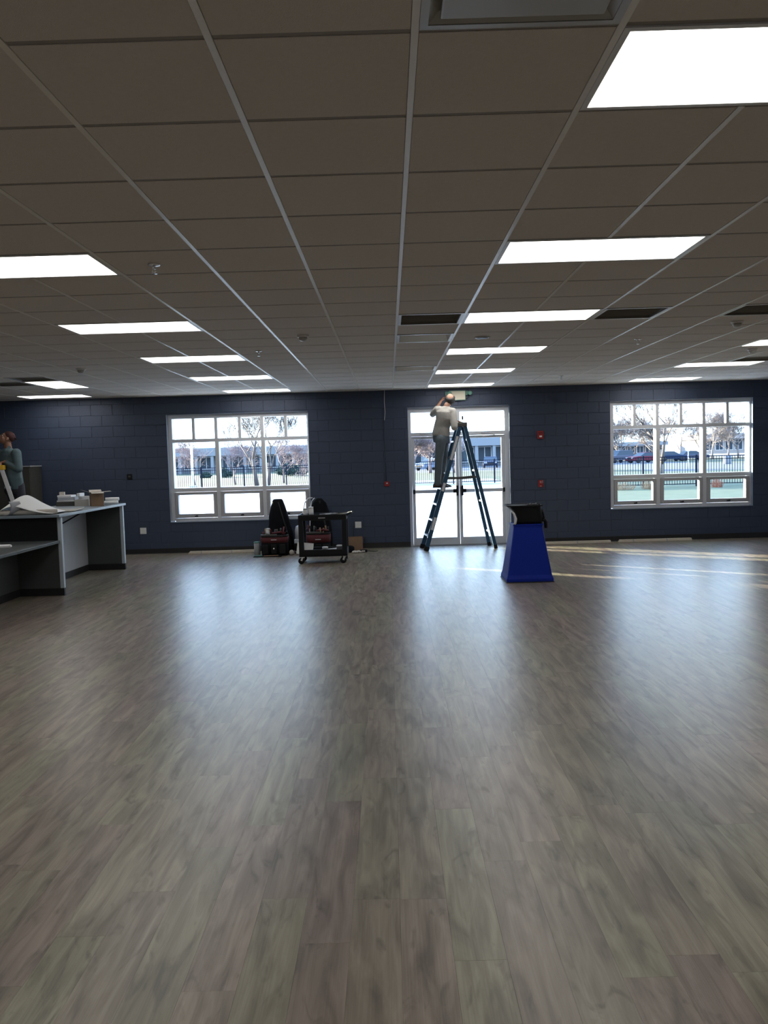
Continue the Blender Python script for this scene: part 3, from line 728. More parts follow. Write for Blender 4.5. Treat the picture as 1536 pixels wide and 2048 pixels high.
# ---------------------------------------------------------------- stepladders
def stepladder(name, label, apex, rz, ht, spread_l, spread_r, wb_, wt, mats, nst, label_plates=True, rail_w=.075, fm=None):
    """local x: climbing side on the left (-x), back rails on the right (+x); y across"""
    r = thing(name, apex, label, 'ladder', rz=rz); rail, cap, step = mats
    tx = .045; zt = ht - .07
    for s_ in (-1, 1):
        a = Vector((-spread_l, s_ * wb_ / 2, 0)); c = Vector((-tx, s_ * wt / 2, zt))
        rl = MB().bar(a + Vector((0, 0, 0)), c, rail_w, .028, (0, 1, 0)).build('front_rail', fm or rail, r, bevel=.003)
        MB().bar(a + Vector((0, s_ * .002, 0)), a + (c - a) * .035, rail_w + .014, .04, (0, 1, 0)).build('foot', M['black'], rl)
        if label_plates and s_ < 0:
            for f0, f1 in ((.17, .27), (.48, .545), (.73, .92)):
                MB().bar(a + (c - a) * f0 + Vector((0, -.0155, 0)), a + (c - a) * f1 + Vector((0, -.0155, 0)), rail_w * .62, .002, (0, 1, 0)).build('label_plate', M['labelw'], rl)
        a2 = Vector((spread_r, s_ * (wb_ / 2 + .01), 0)); c2 = Vector((tx, s_ * wt / 2, zt))
        rl = MB().bar(a2, c2, rail_w * .85, .026, (0, 1, 0)).build('rear_rail', rail, r, bevel=.003)
        MB().bar(a2 + Vector((0, s_ * .002, 0)), a2 + (c2 - a2) * .03, rail_w * .85, .036, (0, 1, 0)).build('foot', M['black'], rl)
        # spreader
        zz = .565 * ht; fr = a.lerp(c, zz / zt) + Vector((0, s_ * -.018, 0)); re = a2.lerp(c2, (zz + .01) / zt) + Vector((0, s_ * -.018, 0)); mid = (fr + re) / 2 - Vector((0, 0, .014))
        MB().bar(fr, mid, .036, .008, (0, 1, 0)).bar(mid, re, .036, .008, (0, 1, 0)).build('spreader', M['ventd'], r)
    for k in range(1, nst + 1):
        z_ = k * (zt + .02) / (nst + 1) ; t = z_ / zt; x_ = -spread_l + (spread_l - tx) * t; w_ = (wb_ + (wt - wb_) * t) - .03
        b = MB().cbox((x_, 0, z_), (.09, w_, .006)).cbox((x_ - .042, 0, z_ - .013), (.006, w_, .026)).cbox((x_ + .042, 0, z_ - .013), (.006, w_, .026))
        b.build('step', step, r)
        if k % 2 == 1 or k == nst:
            xr = spread_r + (tx - spread_r) * t; wr = (wb_ + .02 + (wt - wb_ - .02) * t) - .03
            MB().cbox((xr, 0, z_ + .02), (.022, wr, .03)).build('rear_brace', step, r)
    MB().cbox((0, 0, ht - .04), (.165, wt + .05, .075)).build('top_cap', cap, r, bevel=.012)
    return r
LAD_Z = 2.305
stepladder('step_ladder', 'tall blue stepladder standing in front of the doors with a man on it', (1.345, 15.225, 0), math.radians(6), LAD_Z, .742, .542, .50, .26, (M['ladder'], M['ventd'], M['silver']), 7)
LX2, LY2, L2H = -6.03, 12.85, 1.76
stepladder('step_ladder', 'red stepladder with yellow top behind the counter at left edge', (LX2, LY2, 0), math.radians(197.5), L2H, .50, .42, .46, .28, (M['redrail'], M['yellow'], M['silver']), 5, False, .06, M['labelw'])
# screwdriver on top cap
o = thing('screwdriver', (1.37, 15.2, LAD_Z), 'screwdriver standing upright on the blue ladder top', 'tool')
MB().lathe([(.006, .0), (.006, .045), (.006, .05)], n=8).build('shaft', M['silver'], o); MB().lathe([(.007, .05), (.014, .06), (.014, .11), (.008, .12)], n=10).build('handle', M['black'], o)

# ---------------------------------------------------------------- people
def remesh(b, name, mat, parent, vox, smooth=4):
    me = b.mesh(name, mat); bm = bmesh.new(); bm.from_mesh(me); bmesh.ops.recalc_face_normals(bm, faces=bm.faces); bm.to_mesh(me); bm.free()
    o = bpy.data.objects.new(name, me); col.objects.link(o)
    m_ = o.modifiers.new('r', 'REMESH'); m_.mode = 'VOXEL'; m_.voxel_size = vox; m_.use_smooth_shade = True
    s_ = o.modifiers.new('s', 'SMOOTH'); s_.iterations = smooth; s_.factor = .5
    dg = bpy.context.evaluated_depsgraph_get(); ev = o.evaluated_get(dg); nm = bpy.data.meshes.new_from_object(ev)
    o.modifiers.clear(); o.data = nm; nm.materials.clear(); nm.materials.append(mat)
    nm.polygons.foreach_set('use_smooth', [True] * len(nm.polygons))
    if parent is not None: o.parent = parent
    return o
def limb(b, pts, n=14):
    for (p, r_), (q, s_) in zip(pts[:-1], pts[1:]):
        p = Vector(p); q = Vector(q); b.tube([p, q], [r_, s_], n); b.sphere(p, r_, 12, 8)
    b.sphere(pts[-1][0], pts[-1][1], 12, 8)
def ring(c, rx, ry, axx, axy, n=20, pw=1.):
    c = Vector(c); axx = Vector(axx).normalized(); axy = Vector(axy).normalized(); out = []
    for k in range(n):
        a = 2 * PI * k / n; ca, sa = math.cos(a), math.sin(a)
        out.append(c + axx * rx * math.copysign(abs(ca) ** pw, ca) + axy * ry * math.copysign(abs(sa) ** pw, sa))
    return out
def frame(fwd, up):
    f = Vector(fwd).normalized(); u = Vector(up); u = (u - f * u.dot(f)).normalized(); r = f.cross(u)
    return Matrix((r, f, u)).transposed()     # columns: right, forward, up
def head(b, c, R, s=1.):
    c = Vector(c); P_ = lambda x, y, z: c + R @ Vector((x * s, y * s, z * s))
    b.sphere(P_(0, -.012, .03), (.074 * s, .092 * s, .085 * s), 18, 12, R)      # cranium
    b.sphere(P_(0, .022, -.035), (.058 * s, .066 * s, .075 * s), 16, 12, R)     # face
    b.sphere(P_(0, .055, -.088), (.030 * s, .030 * s, .024 * s), 12, 8, R)      # chin
    b.loft([ring(P_(0, .085, .005), .010 * s, .008 * s, R.col[0], R.col[1], 8), ring(P_(0, .098, -.02), .014 * s, .016 * s, R.col[0], R.col[1], 8), ring(P_(0, .096, -.038), .019 * s, .018 * s, R.col[0], R.col[1], 8)])
    b.sphere(P_(0, .078, .018), (.050 * s, .016 * s, .010 * s), 12, 6, R)       # brow
    b.sphere(P_(0, .080, -.062), (.026 * s, .012 * s, .007 * s), 10, 6, R)      # upper lip
    b.sphere(P_(0, .077, -.072), (.022 * s, .012 * s, .007 * s), 10, 6, R)
    for sx in (-1, 1):
        b.sphere(P_(sx * .074, -.008, -.01), (.010 * s, .020 * s, .032 * s), 10, 8, R)
        b.sphere(P_(sx * .040, .052, -.03), (.02 * s, .02 * s, .02 * s), 8, 6, R)
def face_bits(c, R, parent, s=1.):
    c = Vector(c); b = MB(); d = MB()
    for sx in (-1, 1):
        b.sphere(c + R @ Vector((sx * .029 * s, .073 * s, .001 * s)), (.013 * s, .010 * s, .008 * s), 10, 6, R)
        d.sphere(c + R @ Vector((sx * .029 * s, .083 * s, .001 * s)), (.006 * s, .003 * s, .006 * s), 8, 6, R)
        d.sphere(c + R @ Vector((sx * .030 * s, .088 * s, .024 * s)), (.018 * s, .006 * s, .004 * s), 8, 6, R)
    b.build('eyes', M['white'], parent); d.build('eyebrows', M['hair'], parent)
    MB().sphere(c + R @ Vector((0, .0865 * s, -.067 * s)), (.020 * s, .006 * s, .0025 * s), 10, 6, R).build('mouth_line', M['redrail'], parent)
def hand(b, wrist, R, side, curl_=.5, s=1.):
    """R columns: right, forward (fingers), up (back of hand)"""
    w_ = Vector(wrist); P_ = lambda x, y, z: w_ + R @ Vector((x * s, y * s, z * s))
    b.loft([ring(P_(0, -.01, 0), .026 * s, .019 * s, R.col[0], R.col[2], 12), ring(P_(0, .03, 0), .036 * s, .017 * s, R.col[0], R.col[2], 12), ring(P_(0, .078, -.004), .040 * s, .014 * s, R.col[0], R.col[2], 12), ring(P_(0, .092, -.006), .036 * s, .011 * s, R.col[0], R.col[2], 12)])
    for k, (fx, ln) in enumerate(((-.030, .066), (-.010, .078), (.010, .073), (.029, .058))):
        p = Vector((fx, .085, -.004)); ang = 0; pts = [(P_(*p), .0095 * s)]
        for j, f_ in enumerate((.45, .32, .23)):
            ang -= curl_ * (.6 + .35 * j); p = p + Vector((fx * .06, math.cos(ang), math.sin(ang))) * ln * f_; pts.append((P_(*p), (.009 - .001 * j) * s))
        limb(b, pts, 8)
    t0 = -side
    limb(b, [(P_(t0 * .024, .018, -.004), .014 * s), (P_(t0 * .048, .042, -.014), .011 * s), (P_(t0 * .056, .070, -.022), .009 * s)], 8)

# ---- man on the blue ladder
STEP = 4 * (LAD_Z - .07 + .02) / 8 + .003          # top of the fourth step
pm = thing('person', (.97, 15.22, STEP), 'balding man in grey long-sleeved shirt and jeans standing on the blue ladder', 'person')
def inv(parent, b):       # world -> local offset
    l = Vector(parent.location); b.v = [tuple(Vector(v) - l) for v in b.v]; return b
hc = Vector((1.155, 15.25, STEP + 1.600)); HRm = frame((.10, .80, .62), (-.02, -.55, .83))
neck = Vector((1.085, 15.20, STEP + 1.49))
hips = Vector((.975, 15.22, STEP + .93)); chest = Vector((1.045, 15.19, STEP + 1.30))
shL = Vector((.925, 15.22, STEP + 1.415)); shR = Vector((1.190, 15.16, STEP + 1.375))
elL = Vector((.835, 15.36, STEP + 1.345)); wrL = Vector((1.00, 15.545, STEP + 1.58))
elR = Vector((1.205, 15.06, STEP + 1.085)); wrR = Vector((1.265, 15.20, STEP + 1.195))
hipN = Vector((.965, 15.14, STEP + .87)); hipF = Vector((1.02, 15.30, STEP + .87))
knN = Vector((.915, 15.13, STEP + .50)); knF = Vector((1.015, 15.33, STEP + .49))
anN = Vector((.885, 15.135, STEP + .10)); anF = Vector((.95, 15.325, STEP + .10))
TX = Vector((1, -.18, -.10)).normalized(); TY = Vector((.18, 1, 0)).normalized()
b = MB(); head(b, hc, HRm)
limb(b, [(neck - Vector((.01, 0, .08)), .062), (neck, .054), (hc - Vector((.01, .01, .05)), .054)])
b.loft([ring(hips - Vector((0, 0, .05)), .14, .10, TX, TY), ring(hips + Vector((.0, 0, .12)), .125, .085, TX, TY), ring(chest, .145, .095, TX, TY), ring(neck - Vector((.02, 0, .06)), .10, .06, TX, TY)])
for pts in ([(shL, .052), (elL, .040), (wrL, .027)], [(shR, .052), (elR, .040), (wrR, .027)], [(hipN, .08), (knN, .052), (anN, .036)], [(hipF, .08), (knF, .052), (anF, .036)]): limb(b, pts)
hand(b, wrL, frame((.35, .55, .75), (-.7, -.4, .3)), -1, .5); hand(b, wrR, frame((.75, .62, -.1), (0, .1, 1)), 1, .35)
for a_ in (anN, anF): limb(b, [(a_ - Vector((.02, 0, .05)), .035), (a_ + Vector((.13, 0, -.065)), .026)])
inv(pm, b); remesh(b, 'body', M['skin'], pm, .007, 3)
L0 = Vector(pm.location)
face_bits(hc - L0, HRm, pm)
b = MB()
b.loft([ring(hips + Vector((-.005, 0, .02)), .158, .112, TX, TY), ring(hips + Vector((0, 0, .07)), .162, .118, TX, TY), ring(hips + Vector((.015, 0, .17)), .150, .112, TX, TY), ring(chest - Vector((0, 0, .05)), .163, .120, TX, TY), ring(chest + Vector((-.005, 0, .07)), .165, .118, TX, TY), ring(neck - Vector((.03, 0, .055)), .12, .08, TX, TY), ring(neck - Vector((.01, 0, .015)), .066, .062, TX, TY)])
limb(b, [(shL + Vector((.03, 0, 0)), .075), (shL, .068), (elL, .056), (elL.lerp(wrL, .5), .046)]); limb(b, [(shR - Vector((.03, 0, 0)), .078), (shR, .072), (shR.lerp(elR, .5), .064), (elR, .060), (elR.lerp(wrR, .75), .044)])
# cloth folds on the sleeve and the hem
for t in (.3, .5, .7, .9): b.sphere(shR.lerp(elR, t), (.070, .062, .016), 12, 6)
b.loft([ring(hips + Vector((-.005, 0, .0)), .150, .108, TX, TY), ring(hips + Vector((-.005, 0, .03)), .163, .118, TX, TY)])
inv(pm, b); remesh(b, 'shirt', M['shirtg'], pm, .010, 5)
b = MB()
b.loft([ring(hips + Vector((0, 0, .045)), .148, .106, TX, TY), ring(hips - Vector((0, 0, .05)), .160, .120, TX, TY), ring(hips - Vector((-.005, 0, .12)), .150, .125, TX, TY)])
for h_, k_, a_ in ((hipN, knN, anN), (hipF, knF, anF)):
    limb(b, [(h_, .098), (h_.lerp(k_, .5), .088), (k_, .074), (k_.lerp(a_, .5), .068), (a_ + Vector((0, 0, .03)), .062), (a_ - Vector((0, 0, .02)), .064)])
inv(pm, b); jn = remesh(b, 'jeans', M['jeans'], pm, .010, 5)
o = MB().loft([ring(hips - L0 + Vector((0, 0, .028)), .154, .112, TX, TY, 24), ring(hips - L0 + Vector((0, 0, .055)), .152, .110, TX, TY, 24)]).build('belt', M['shoe'], pm)
def shoe(p, d, sole_z, parent, m, L_=.29):
    d = Vector(d).normalized(); sd_ = Vector((-d.y, d.x, 0)); b = MB(); p = Vector(p)
    rs = []
    for t, w_, h_ in ((-.085, .026, .05), (-.07, .036, .085), (-.01, .040, .10), (.05, .040, .075), (.10, .046, .055), (.16, .046, .045), (.195, .030, .032)):
        c = p + d * t; c.z = sole_z + h_ / 2; rs.append([c + sd_ * (w_ * math.cos(a)) + Vector((0, 0, h_ / 2 * math.sin(a) if math.sin(a) > 0 else h_ / 2 * max(-1, 1.6 * math.sin(a)))) for a in [2 * PI * k / 14 for k in range(14)]])
    b.loft(rs); s_ = MB(); prof = [(-.09, .03), (-.05, .042), (.05, .042), (.12, .05), (.18, .044), (.205, .022)]
    poly = [(p + d * t + sd_ * w_) for t, w_ in prof] + [(p + d * t - sd_ * w_) for t, w_ in prof[::-1]]
    n = len(poly); s_.add([(q.x, q.y, sole_z) for q in poly] + [(q.x, q.y, sole_z + .018) for q in poly], [tuple(range(n))[::-1], tuple(range(n, 2 * n))] + [(k, (k + 1) % n, (k + 1) % n + n, k + n) for k in range(n)])
    u_ = b.build('shoe', m, parent); s_.build('sole', M['black'], u_); return u_
shoe(anN - L0 + Vector((.0, 0, 0)), (1, .02, 0), .001, pm, M['shoe']); shoe(anF - L0, (1, .06, 0), .001, pm, M['shoe'])
# hair ring leaving the crown bare
b = MB(); c = hc - L0
for k in range(17):
    a = PI * (.96 + 1.08 * k / 16); p = c + HRm @ Vector((.066 * math.cos(a), -.012 + .082 * math.sin(a), .045)); b.sphere(p, (.025, .028, .036), 10, 8, HRm)
for k in range(15):
    a = PI * (1.0 + k / 14) + .0
    p = c + HRm @ Vector((.068 * math.cos(a), -.012 + .078 * math.sin(a), .0)); b.sphere(p, (.024, .024, .052), 10, 8, HRm)
for k in range(9):
    a = PI * (1.12 + .76 * k / 8); p = c + HRm @ Vector((.058 * math.cos(a), -.01 + .066 * math.sin(a), -.045)); b.sphere(p, (.026, .026, .032), 10, 8, HRm)
remesh(b, 'hair', M['hair'], pm, .007, 2)

# ---- man on the red ladder (left edge)
F2 = 2 * (L2H - .07 + .02) / 6 + .003
rzl = math.radians(197.5); dl = Vector((math.cos(rzl), math.sin(rzl), 0)) * -1      # direction of climbing side
p0 = Vector((LX2, LY2, 0)); 
xs2 = -.50 + (.50 - .045) * (F2 / (L2H - .07)); st = p0 - (-dl) * 0 + dl * (-xs2) * 1.0
pm2 = thing('person', (st.x, st.y, F2), 'man in blue-grey work shirt looking up from the red ladder', 'person')
L0 = Vector(pm2.location); q0 = p0 - L0                       # ladder apex in local coordinates
fw = (-dl).normalized(); sdv = Vector((fw.y, -fw.x, 0))           # facing the ladder
base = Vector((-5.955, 12.98, F2)) - L0; base.z = 0; hpo = st + Vector((-.10, .06, 0)) - L0
HR2 = frame((-.66, -.42, .60), (.35, .2, .9))
hc2 = base + Vector((-.005, .0, 1.60)); nk = base + Vector((.0, .02, 1.465)); hp = base.lerp(Vector((hpo.x, hpo.y, 0)), .42) + Vector((0, 0, .86)); chs = base + Vector((.01, .05, 1.24))
LA = Vector((.92, -.38, 0)).normalized(); FA = Vector((.38, .92, 0)).normalized()
sL = base + Vector((.165, -.06, 1.36)); sR = base + Vector((-.165, .06, 1.36)); eL = base + Vector((.215, -.12, 1.12)); eR = base + Vector((-.24, -.14, 1.12))
tp = Vector((q0.x, q0.y, L2H - F2)); wL = tp + Vector((.07, .03, .045)); wR = tp + Vector((-.09, .02, .05))
fo = Vector((0, 0, 0)); anA = Vector((.09, 0, .10)); anB = Vector((-.09, -.03, .10)); 
perp = sdv.normalized()
anA = perp * .085 + Vector((0, 0, .10)) - fw * .03; anB = -perp * .085 + Vector((0, 0, .10)) - fw * .03
hA = hp + LA * .085; hB = hp - LA * .085; kA = (hA + anA) / 2 + fw * .03; kB = (hB + anB) / 2 + fw * .03
b = MB(); head(b, hc2, HR2)
limb(b, [(nk - Vector((0, 0, .08)), .065), (nk, .058), (hc2 - Vector((0, -.01, .05)), .056)])
b.loft([ring(hp - Vector((0, 0, .05)), .15, .10, LA, FA), ring(hp + Vector((0, -.03, .15)), .135, .095, LA, FA), ring(chs, .16, .105, LA, FA), ring(nk - Vector((0, 0, .06)), .10, .07, LA, FA)])
for pts in ([(sL, .054), (eL, .042), (wL, .028)], [(sR, .054), (eR, .042), (wR, .028)], [(hA, .08), (kA, .052), (anA, .036)], [(hB, .08), (kB, .052), (anB, .036)]): limb(b, pts)
hand(b, wL, frame((-.9, -.2, -.12), (0, 0, 1)), -1, .3); hand(b, wR, frame((.75, -.4, -.12), (0, 0, 1)), 1, .3)
for a_ in (anA, anB): limb(b, [(a_ - Vector((0, 0, .05)), .035), (a_ + fw * .1 - Vector((0, 0, .065)), .026)])
remesh(b, 'body', M['skin'], pm2, .007, 3); face_bits(hc2, HR2, pm2)
b = MB()
b.loft([ring(hp + Vector((0, 0, -.06)), .175, .125, LA, FA), ring(hp + Vector((0, -.03, .12)), .170, .125, LA, FA), ring(chs - Vector((0, 0, .04)), .180, .130, LA, FA), ring(chs + Vector((0, 0, .09)), .180, .125, LA, FA), ring(nk - Vector((0, 0, .07)), .12, .09, LA, FA), ring(nk - Vector((0, 0, .02)), .070, .068, LA, FA)])
for s_, e__, w_ in ((sL, eL, wL), (sR, eR, wR)): limb(b, [(s_ * .98 + nk * .02, .078), (s_, .074), (e__, .060), (e__.lerp(w_, .6), .048), (e__.lerp(w_, .85), .040)])
remesh(b, 'work_shirt', M['shirtb'], pm2, .010, 4)
b = MB()
for sx in (-1, 1): b.bar(nk + LA * .012 * sx + Vector((0, -.075, -.06)), nk + LA * .06 * sx + Vector((0, -.02, .01)), .04, .006, (0, 1, .4))
b.build('collar', M['shirtb'], pm2)
b = MB(); b.loft([ring(hp + Vector((0, 0, .03)), .158, .115, LA, FA), ring(hp - Vector((0, 0, .08)), .170, .130, LA, FA), ring(hp - Vector((0, 0, .13)), .150, .12, LA, FA)])
for h_, k_, a_ in ((hA, kA, anA), (hB, kB, anB)): limb(b, [(h_, .098), (k_, .075), (a_, .064)])
remesh(b, 'trousers', M['darkpants'], pm2, .011, 4)
for a_ in (anA, anB): shoe(a_, fw, .001, pm2, M['shoe'])
b = MB()
b.sphere(hc2 + HR2 @ Vector((0, -.020, .046)), (.082, .096, .082), 18, 12, HR2)
cap_ = remesh(b, 'cap', M['hairr'], pm2, .008, 2)
MB().sphere(hc2 + HR2 @ Vector((0, -.085, .075)), (.06, .06, .008), 14, 6, HR2).build('cap_peak', M['hairr'], cap_)
MB().bar(hc2 + HR2 @ Vector((-.055, .086, .006)), hc2 + HR2 @ Vector((.055, .086, .006)), .004, .022, HR2.col[2]).build('safety_glasses', M['ventd'], pm2)

# ---------------------------------------------------------------- utility cart
CX, CY = -1.108, 13.72
r = thing('utility_cart', (CX, CY, 0), 'black two-shelf plastic utility cart with a push handle', 'cart')
hw, hd = .395, .23
def tray(z0_, z1_, zi):
    b = MB(); t_ = .03
    b.box(-hw, hw, -hd, hd, zi - .02, zi).box(-hw, hw, -hd, -hd + t_, z0_, z1_).box(-hw, hw, hd - t_, hd, z0_, z1_).box(-hw, -hw + t_, -hd + t_, hd - t_, z0_, z1_).box(hw - t_, hw, -hd + t_, hd - t_, z0_, z1_); return b
tray(.715, .808, .765).build('top_tray', M['black'], r, bevel=.006)
tray(.12, .235, .15).build('bottom_tray', M['black'], r, bevel=.006)
for sx in (-1, 1):
    for sy in (-1, 1): MB().prism([(sx * hw, .23), (sx * (hw - .085), .23), (sx * (hw - .075), .72), (sx * hw, .72)], sy * hd - (.0 if sy > 0 else -.0) - (.04 if sy > 0 else 0), sy * hd + (.0 if sy > 0 else .04)).build('post', M['black'], r, bevel=.004)
b = MB().tube([(hw - .01, -hd + .03, .795), (hw + .06, -hd + .04, .815), (hw + .085, -hd + .08, .82), (hw + .085, hd - .08, .82), (hw + .06, hd - .04, .815), (hw - .01, hd - .03, .795)], .014, 10); b.build('handle', M['black'], r)
for sx in (-1, 1):
    for sy in (-1, 1):
        cx_, cy_ = sx * (hw - .05), sy * (hd - .04)
        c_ = MB().box(cx_ - .03, cx_ + .03, cy_ - .03, cy_ + .03, .112, .12).bar((cx_, cy_ - .022, .115), (cx_ - .02, cy_ - .022, .055), .03, .004, (0, 1, 0)).bar((cx_, cy_ + .022, .115), (cx_ - .02, cy_ + .022, .055), .03, .004, (0, 1, 0)).build('caster', M['silver'], r)
        MB().lathe([(.03, -.017), (.052, -.015), (.052, .015), (.03, .017)], c=(cx_ - .02, cy_, .052), axis='y', n=20).build('wheel', M['black'], c_)
b = MB()
rr_ = random.Random(3)
for k in range(8): x_ = -.062 + k * .014; b.box(x_, x_ + .009, -hd - .0015, -hd + .001, .747, .747 + rr_.choice((.014, .012, .014)))
b.build('maker_badge', M['labelw'], r)
def jar(x, y, z, rad, h_, label, m, lid, name='jar', cat='jar'):
    o = thing(name, (x, y, z), label, cat); MB().lathe([(rad, 0), (rad, h_ * .8), (rad * .9, h_ * .84)], n=18).build('body', m, o); MB().lathe([(rad * .98, h_ * .84), (rad * .98, h_)], n=18).build('lid', lid, o)
    MB().lathe([(rad * 1.01, h_ * .2), (rad * 1.01, h_ * .3), (rad * 1.01, h_ * .45)], n=18).build('label_band', M['laminate'], o); return o
jar(-1.39, 13.60, .7655, .037, .148, 'smaller pale jar at left end of the cart top', M['white'], M['laminate'])
jar(-1.293, 13.58, .7655, .040, .170, 'taller white jar beside the small jar on the cart top', M['white'], M['white'])
b = MB()
o = thing('hand_tools', (-1.02, 13.7, .7655), 'flat pale tools and wire scattered along the cart top', 'tools')
MB().bar((-.15, 0, .035), (.05, .06, .045), .03, .012, (0, 0, 1)).build('level', M['silver'], o); MB().bar((.05, -.1, .04), (.30, .0, .05), .025, .012, (0, 0, 1)).build('ruler', M['silver'], o)
MB().tube([(-.05, -.05, .03), (.1, .02, .046), (.22, -.03, .04), (.3, .08, .048)], .006, 6).build('wire', M['labelw'], o); MB().box(-.16, .32, -.12, .12, 0, .03).build('tool_roll', M['matblack'], o, bevel=.01)
# items on the lower shelf
o = thing('instruction_sheet', (-1.33, 13.62, .1505), 'white folded instruction sheet propped on the lower cart shelf', 'paper'); MB().bar((-.10, 0, .0), (-.08, .05, .185), .27, .003, (0, 1, -.2)).build('front_leaf', M['paper'], o); MB().box(-.02, .16, -.06, .09, 0, .02).build('booklet', M['white'], o)
def can(x, y, z, label, m, rad=.035, h_=.1): o = thing('fastener_tub', (x, y, z), label, 'tub'); MB().lathe([(rad * .9, 0), (rad, h_ * .85), (rad * 1.08, h_ * .86), (rad * 1.08, h_)], n=18).build('tub', m, o); MB().lathe([(rad * .95, h_), (rad * .9, h_ + .006)], n=18).build('lid', M['labelw'], o)
can(-1.085, 13.62, .1505, 'white tub in the middle of the lower cart shelf', M['white'], .046, .115)
can(-.85, 13.66, .1505, 'grey tub at right end of the lower cart shelf', M['laminate'], .05, .13)
o = thing('cable_trunking', (-1.02, 13.76, .1505), 'white plastic strips lying across the lower cart shelf', 'strips')
for k in range(4): MB().bar((-.33 + .02 * k, -.06 + .04 * k, .012 + .02 * (k % 2)), (.28, -.05 + .035 * k, .06 + .008 * k), .03, .012, (0, 0, 1)).build('strip', M['white'], o)

# ---------------------------------------------------------------- tool bags
def backpack(name, loc, label, prof, depth, strap=True, mat='matblack'):
    o = thing(name, loc, label, 'bag'); rings = []
    for z_, xa, xb, dp in prof:
        cx_ = (xa + xb) / 2; rings.append(ring((cx_, 0, z_), (xb - xa) / 2, dp, (1, 0, 0), (0, 1, 0), 22, .7))
    MB().loft(rings).build('body', M[mat], o)
    z_t, xa, xb, dp = prof[-2]
    if strap:
        za, xa2, xb2, d2 = prof[1]
        MB().tube([(xb2 - .06, -d2 * .8, za + .02), (xb2 - .07, -d2 - .02, za + .2), ((xa + xb) / 2 + .02, -dp - .01, z_t - .03)], .014, 8).build('shoulder_strap', M['black'], o)
        MB().tube([(xa2 + .02, -d2 * .6, za + .25), (xa2 - .05, -d2 * .3, za + .30), (xa2 - .01, 0, za + .38)], .018, 8).build('shoulder_strap', M['black'], o)
    MB().loft([ring((0, -depth * .92, .12), .13, .05, (1, 0, 0), (0, 1, 0), 16, .7), ring((0, -depth * .92, .34), .12, .045, (1, 0, 0), (0, 1, 0), 16, .7)]).build('front_pocket', M[mat], o)
    return o
backpack('tool_backpack', (-2.04, 15.25, 0), 'tall black tapered backpack standing behind the left red tool bag', [(0, -.22, .24, .13), (.06, -.24, .26, .15), (.40, -.215, .24, .14), (.70, -.19, .16, .12), (.88, -.145, .11, .10), (.975, -.115, .075, .08), (1.0, -.095, .055, .06)], .14)
backpack('tool_backpack', (-1.29, 15.25, 0), 'black round-topped backpack behind the cart with pale strap', [(0, -.2, .2, .12), (.06, -.23, .23, .14), (.45, -.22, .21, .14), (.75, -.19, .17, .12), (.90, -.14, .12, .10), (.98, -.08, .05, .07), (1.0, -.05, .02, .05)], .14)
o = thing('coiled_cable', (-1.52, 15.16, 0), 'pale cable looped over the left side of the round-topped backpack', 'cable')
MB().tube([(-.07, .0, .012), (-.09, .0, .35), (-.075, .0, .75), (-.03, .02, .93), (.03, .05, 1.0), (.10, .09, 1.005)], .010, 8).build('loop', M['white'], o)
MB().tube([(.07, -.10, .012), (.05, -.09, .40), (.07, -.08, .80), (.10, -.04, .95), (.14, .04, 1.0)], .008, 8).build('loop', M['labelw'], o)
def tote(loc, label, w_, red0, red1, seed, flip=1):
    o = thing('tool_bag', loc, label, 'tool bag'); q = random.Random(seed)
    MB().loft([ring((0, 0, .0), w_ * .47, .13, (1, 0, 0), (0, 1, 0), 20, .45), ring((0, 0, red0), w_ * .48, .14, (1, 0, 0), (0, 1, 0), 20, .45)]).build('base', M['matblack'], o)
    MB().loft([ring((0, 0, red0), w_ * .485, .142, (1, 0, 0), (0, 1, 0), 20, .45), ring((0, 0, red1), w_ * .5, .145, (1, 0, 0), (0, 1, 0), 20, .45)]).build('red_band', M['dred'], o)
    MB().loft([ring((0, 0, red1), w_ * .49, .14, (1, 0, 0), (0, 1, 0), 20, .45), ring((0, 0, red1 + .03), w_ * .50, .14, (1, 0, 0), (0, 1, 0), 20, .45)]).build('rim', M['black'], o)
    for k in range(-1, 2): MB().box(k * w_ * .3 - .05, k * w_ * .3 + .05, -.165, -.135, .04, red0 - .03).build('pocket', M['black'], o, bevel=.008)
    MB().sphere((.0, -.168, .13), (.018, .006, .018), 10, 6).build('buckle', M['silver'], o)
    MB().box(-.05, .05, -.150, -.141, red0 + .05, red0 + .062).build('brand_tab', M['labelw'], o)
    z_ = red1 + .03
    for k in range(9):
        x_ = -w_ * .40 + k * w_ * .8 / 8; h_ = .05 + q.random() * .10; m_ = q.choice([M['dred'], M['card'], M['black'], M['ventd'], M['yellow'] if False else M['card']])
        tl = MB().tube([(x_, q.uniform(-.07, .05), z_ - .01), (x_ + q.uniform(-.02, .02), q.uniform(-.07, .05), z_ + h_)], [.011, .015], 8).build('tool_handle', m_, o)
    MB().tube([(w_ * -.1, -.02, z_ + .03), (w_ * .2, -.02, z_ + .05), (w_ * .4, 0, z_ + .03)], .02, 10).build('drill_body', M['dred'], o)
    MB().box(-w_ * .48, w_ * .1, -.12, -.06, z_ - .005, z_ + .02).build('tray', M['ventd'], o, bevel=.004)
    return o
tote((-2.095, 14.93, 0), 'black tool bag with red band and tools, left of the cart', .50, .235, .335, 1)
tote((-1.30, 14.93, 0), 'black tool bag with red band seen through the cart', .44, .22, .36, 2)
jar(-2.21, 14.905, .3655, .036, .125, 'small white jar standing in the left tool bag', M['white'], M['labelw'])
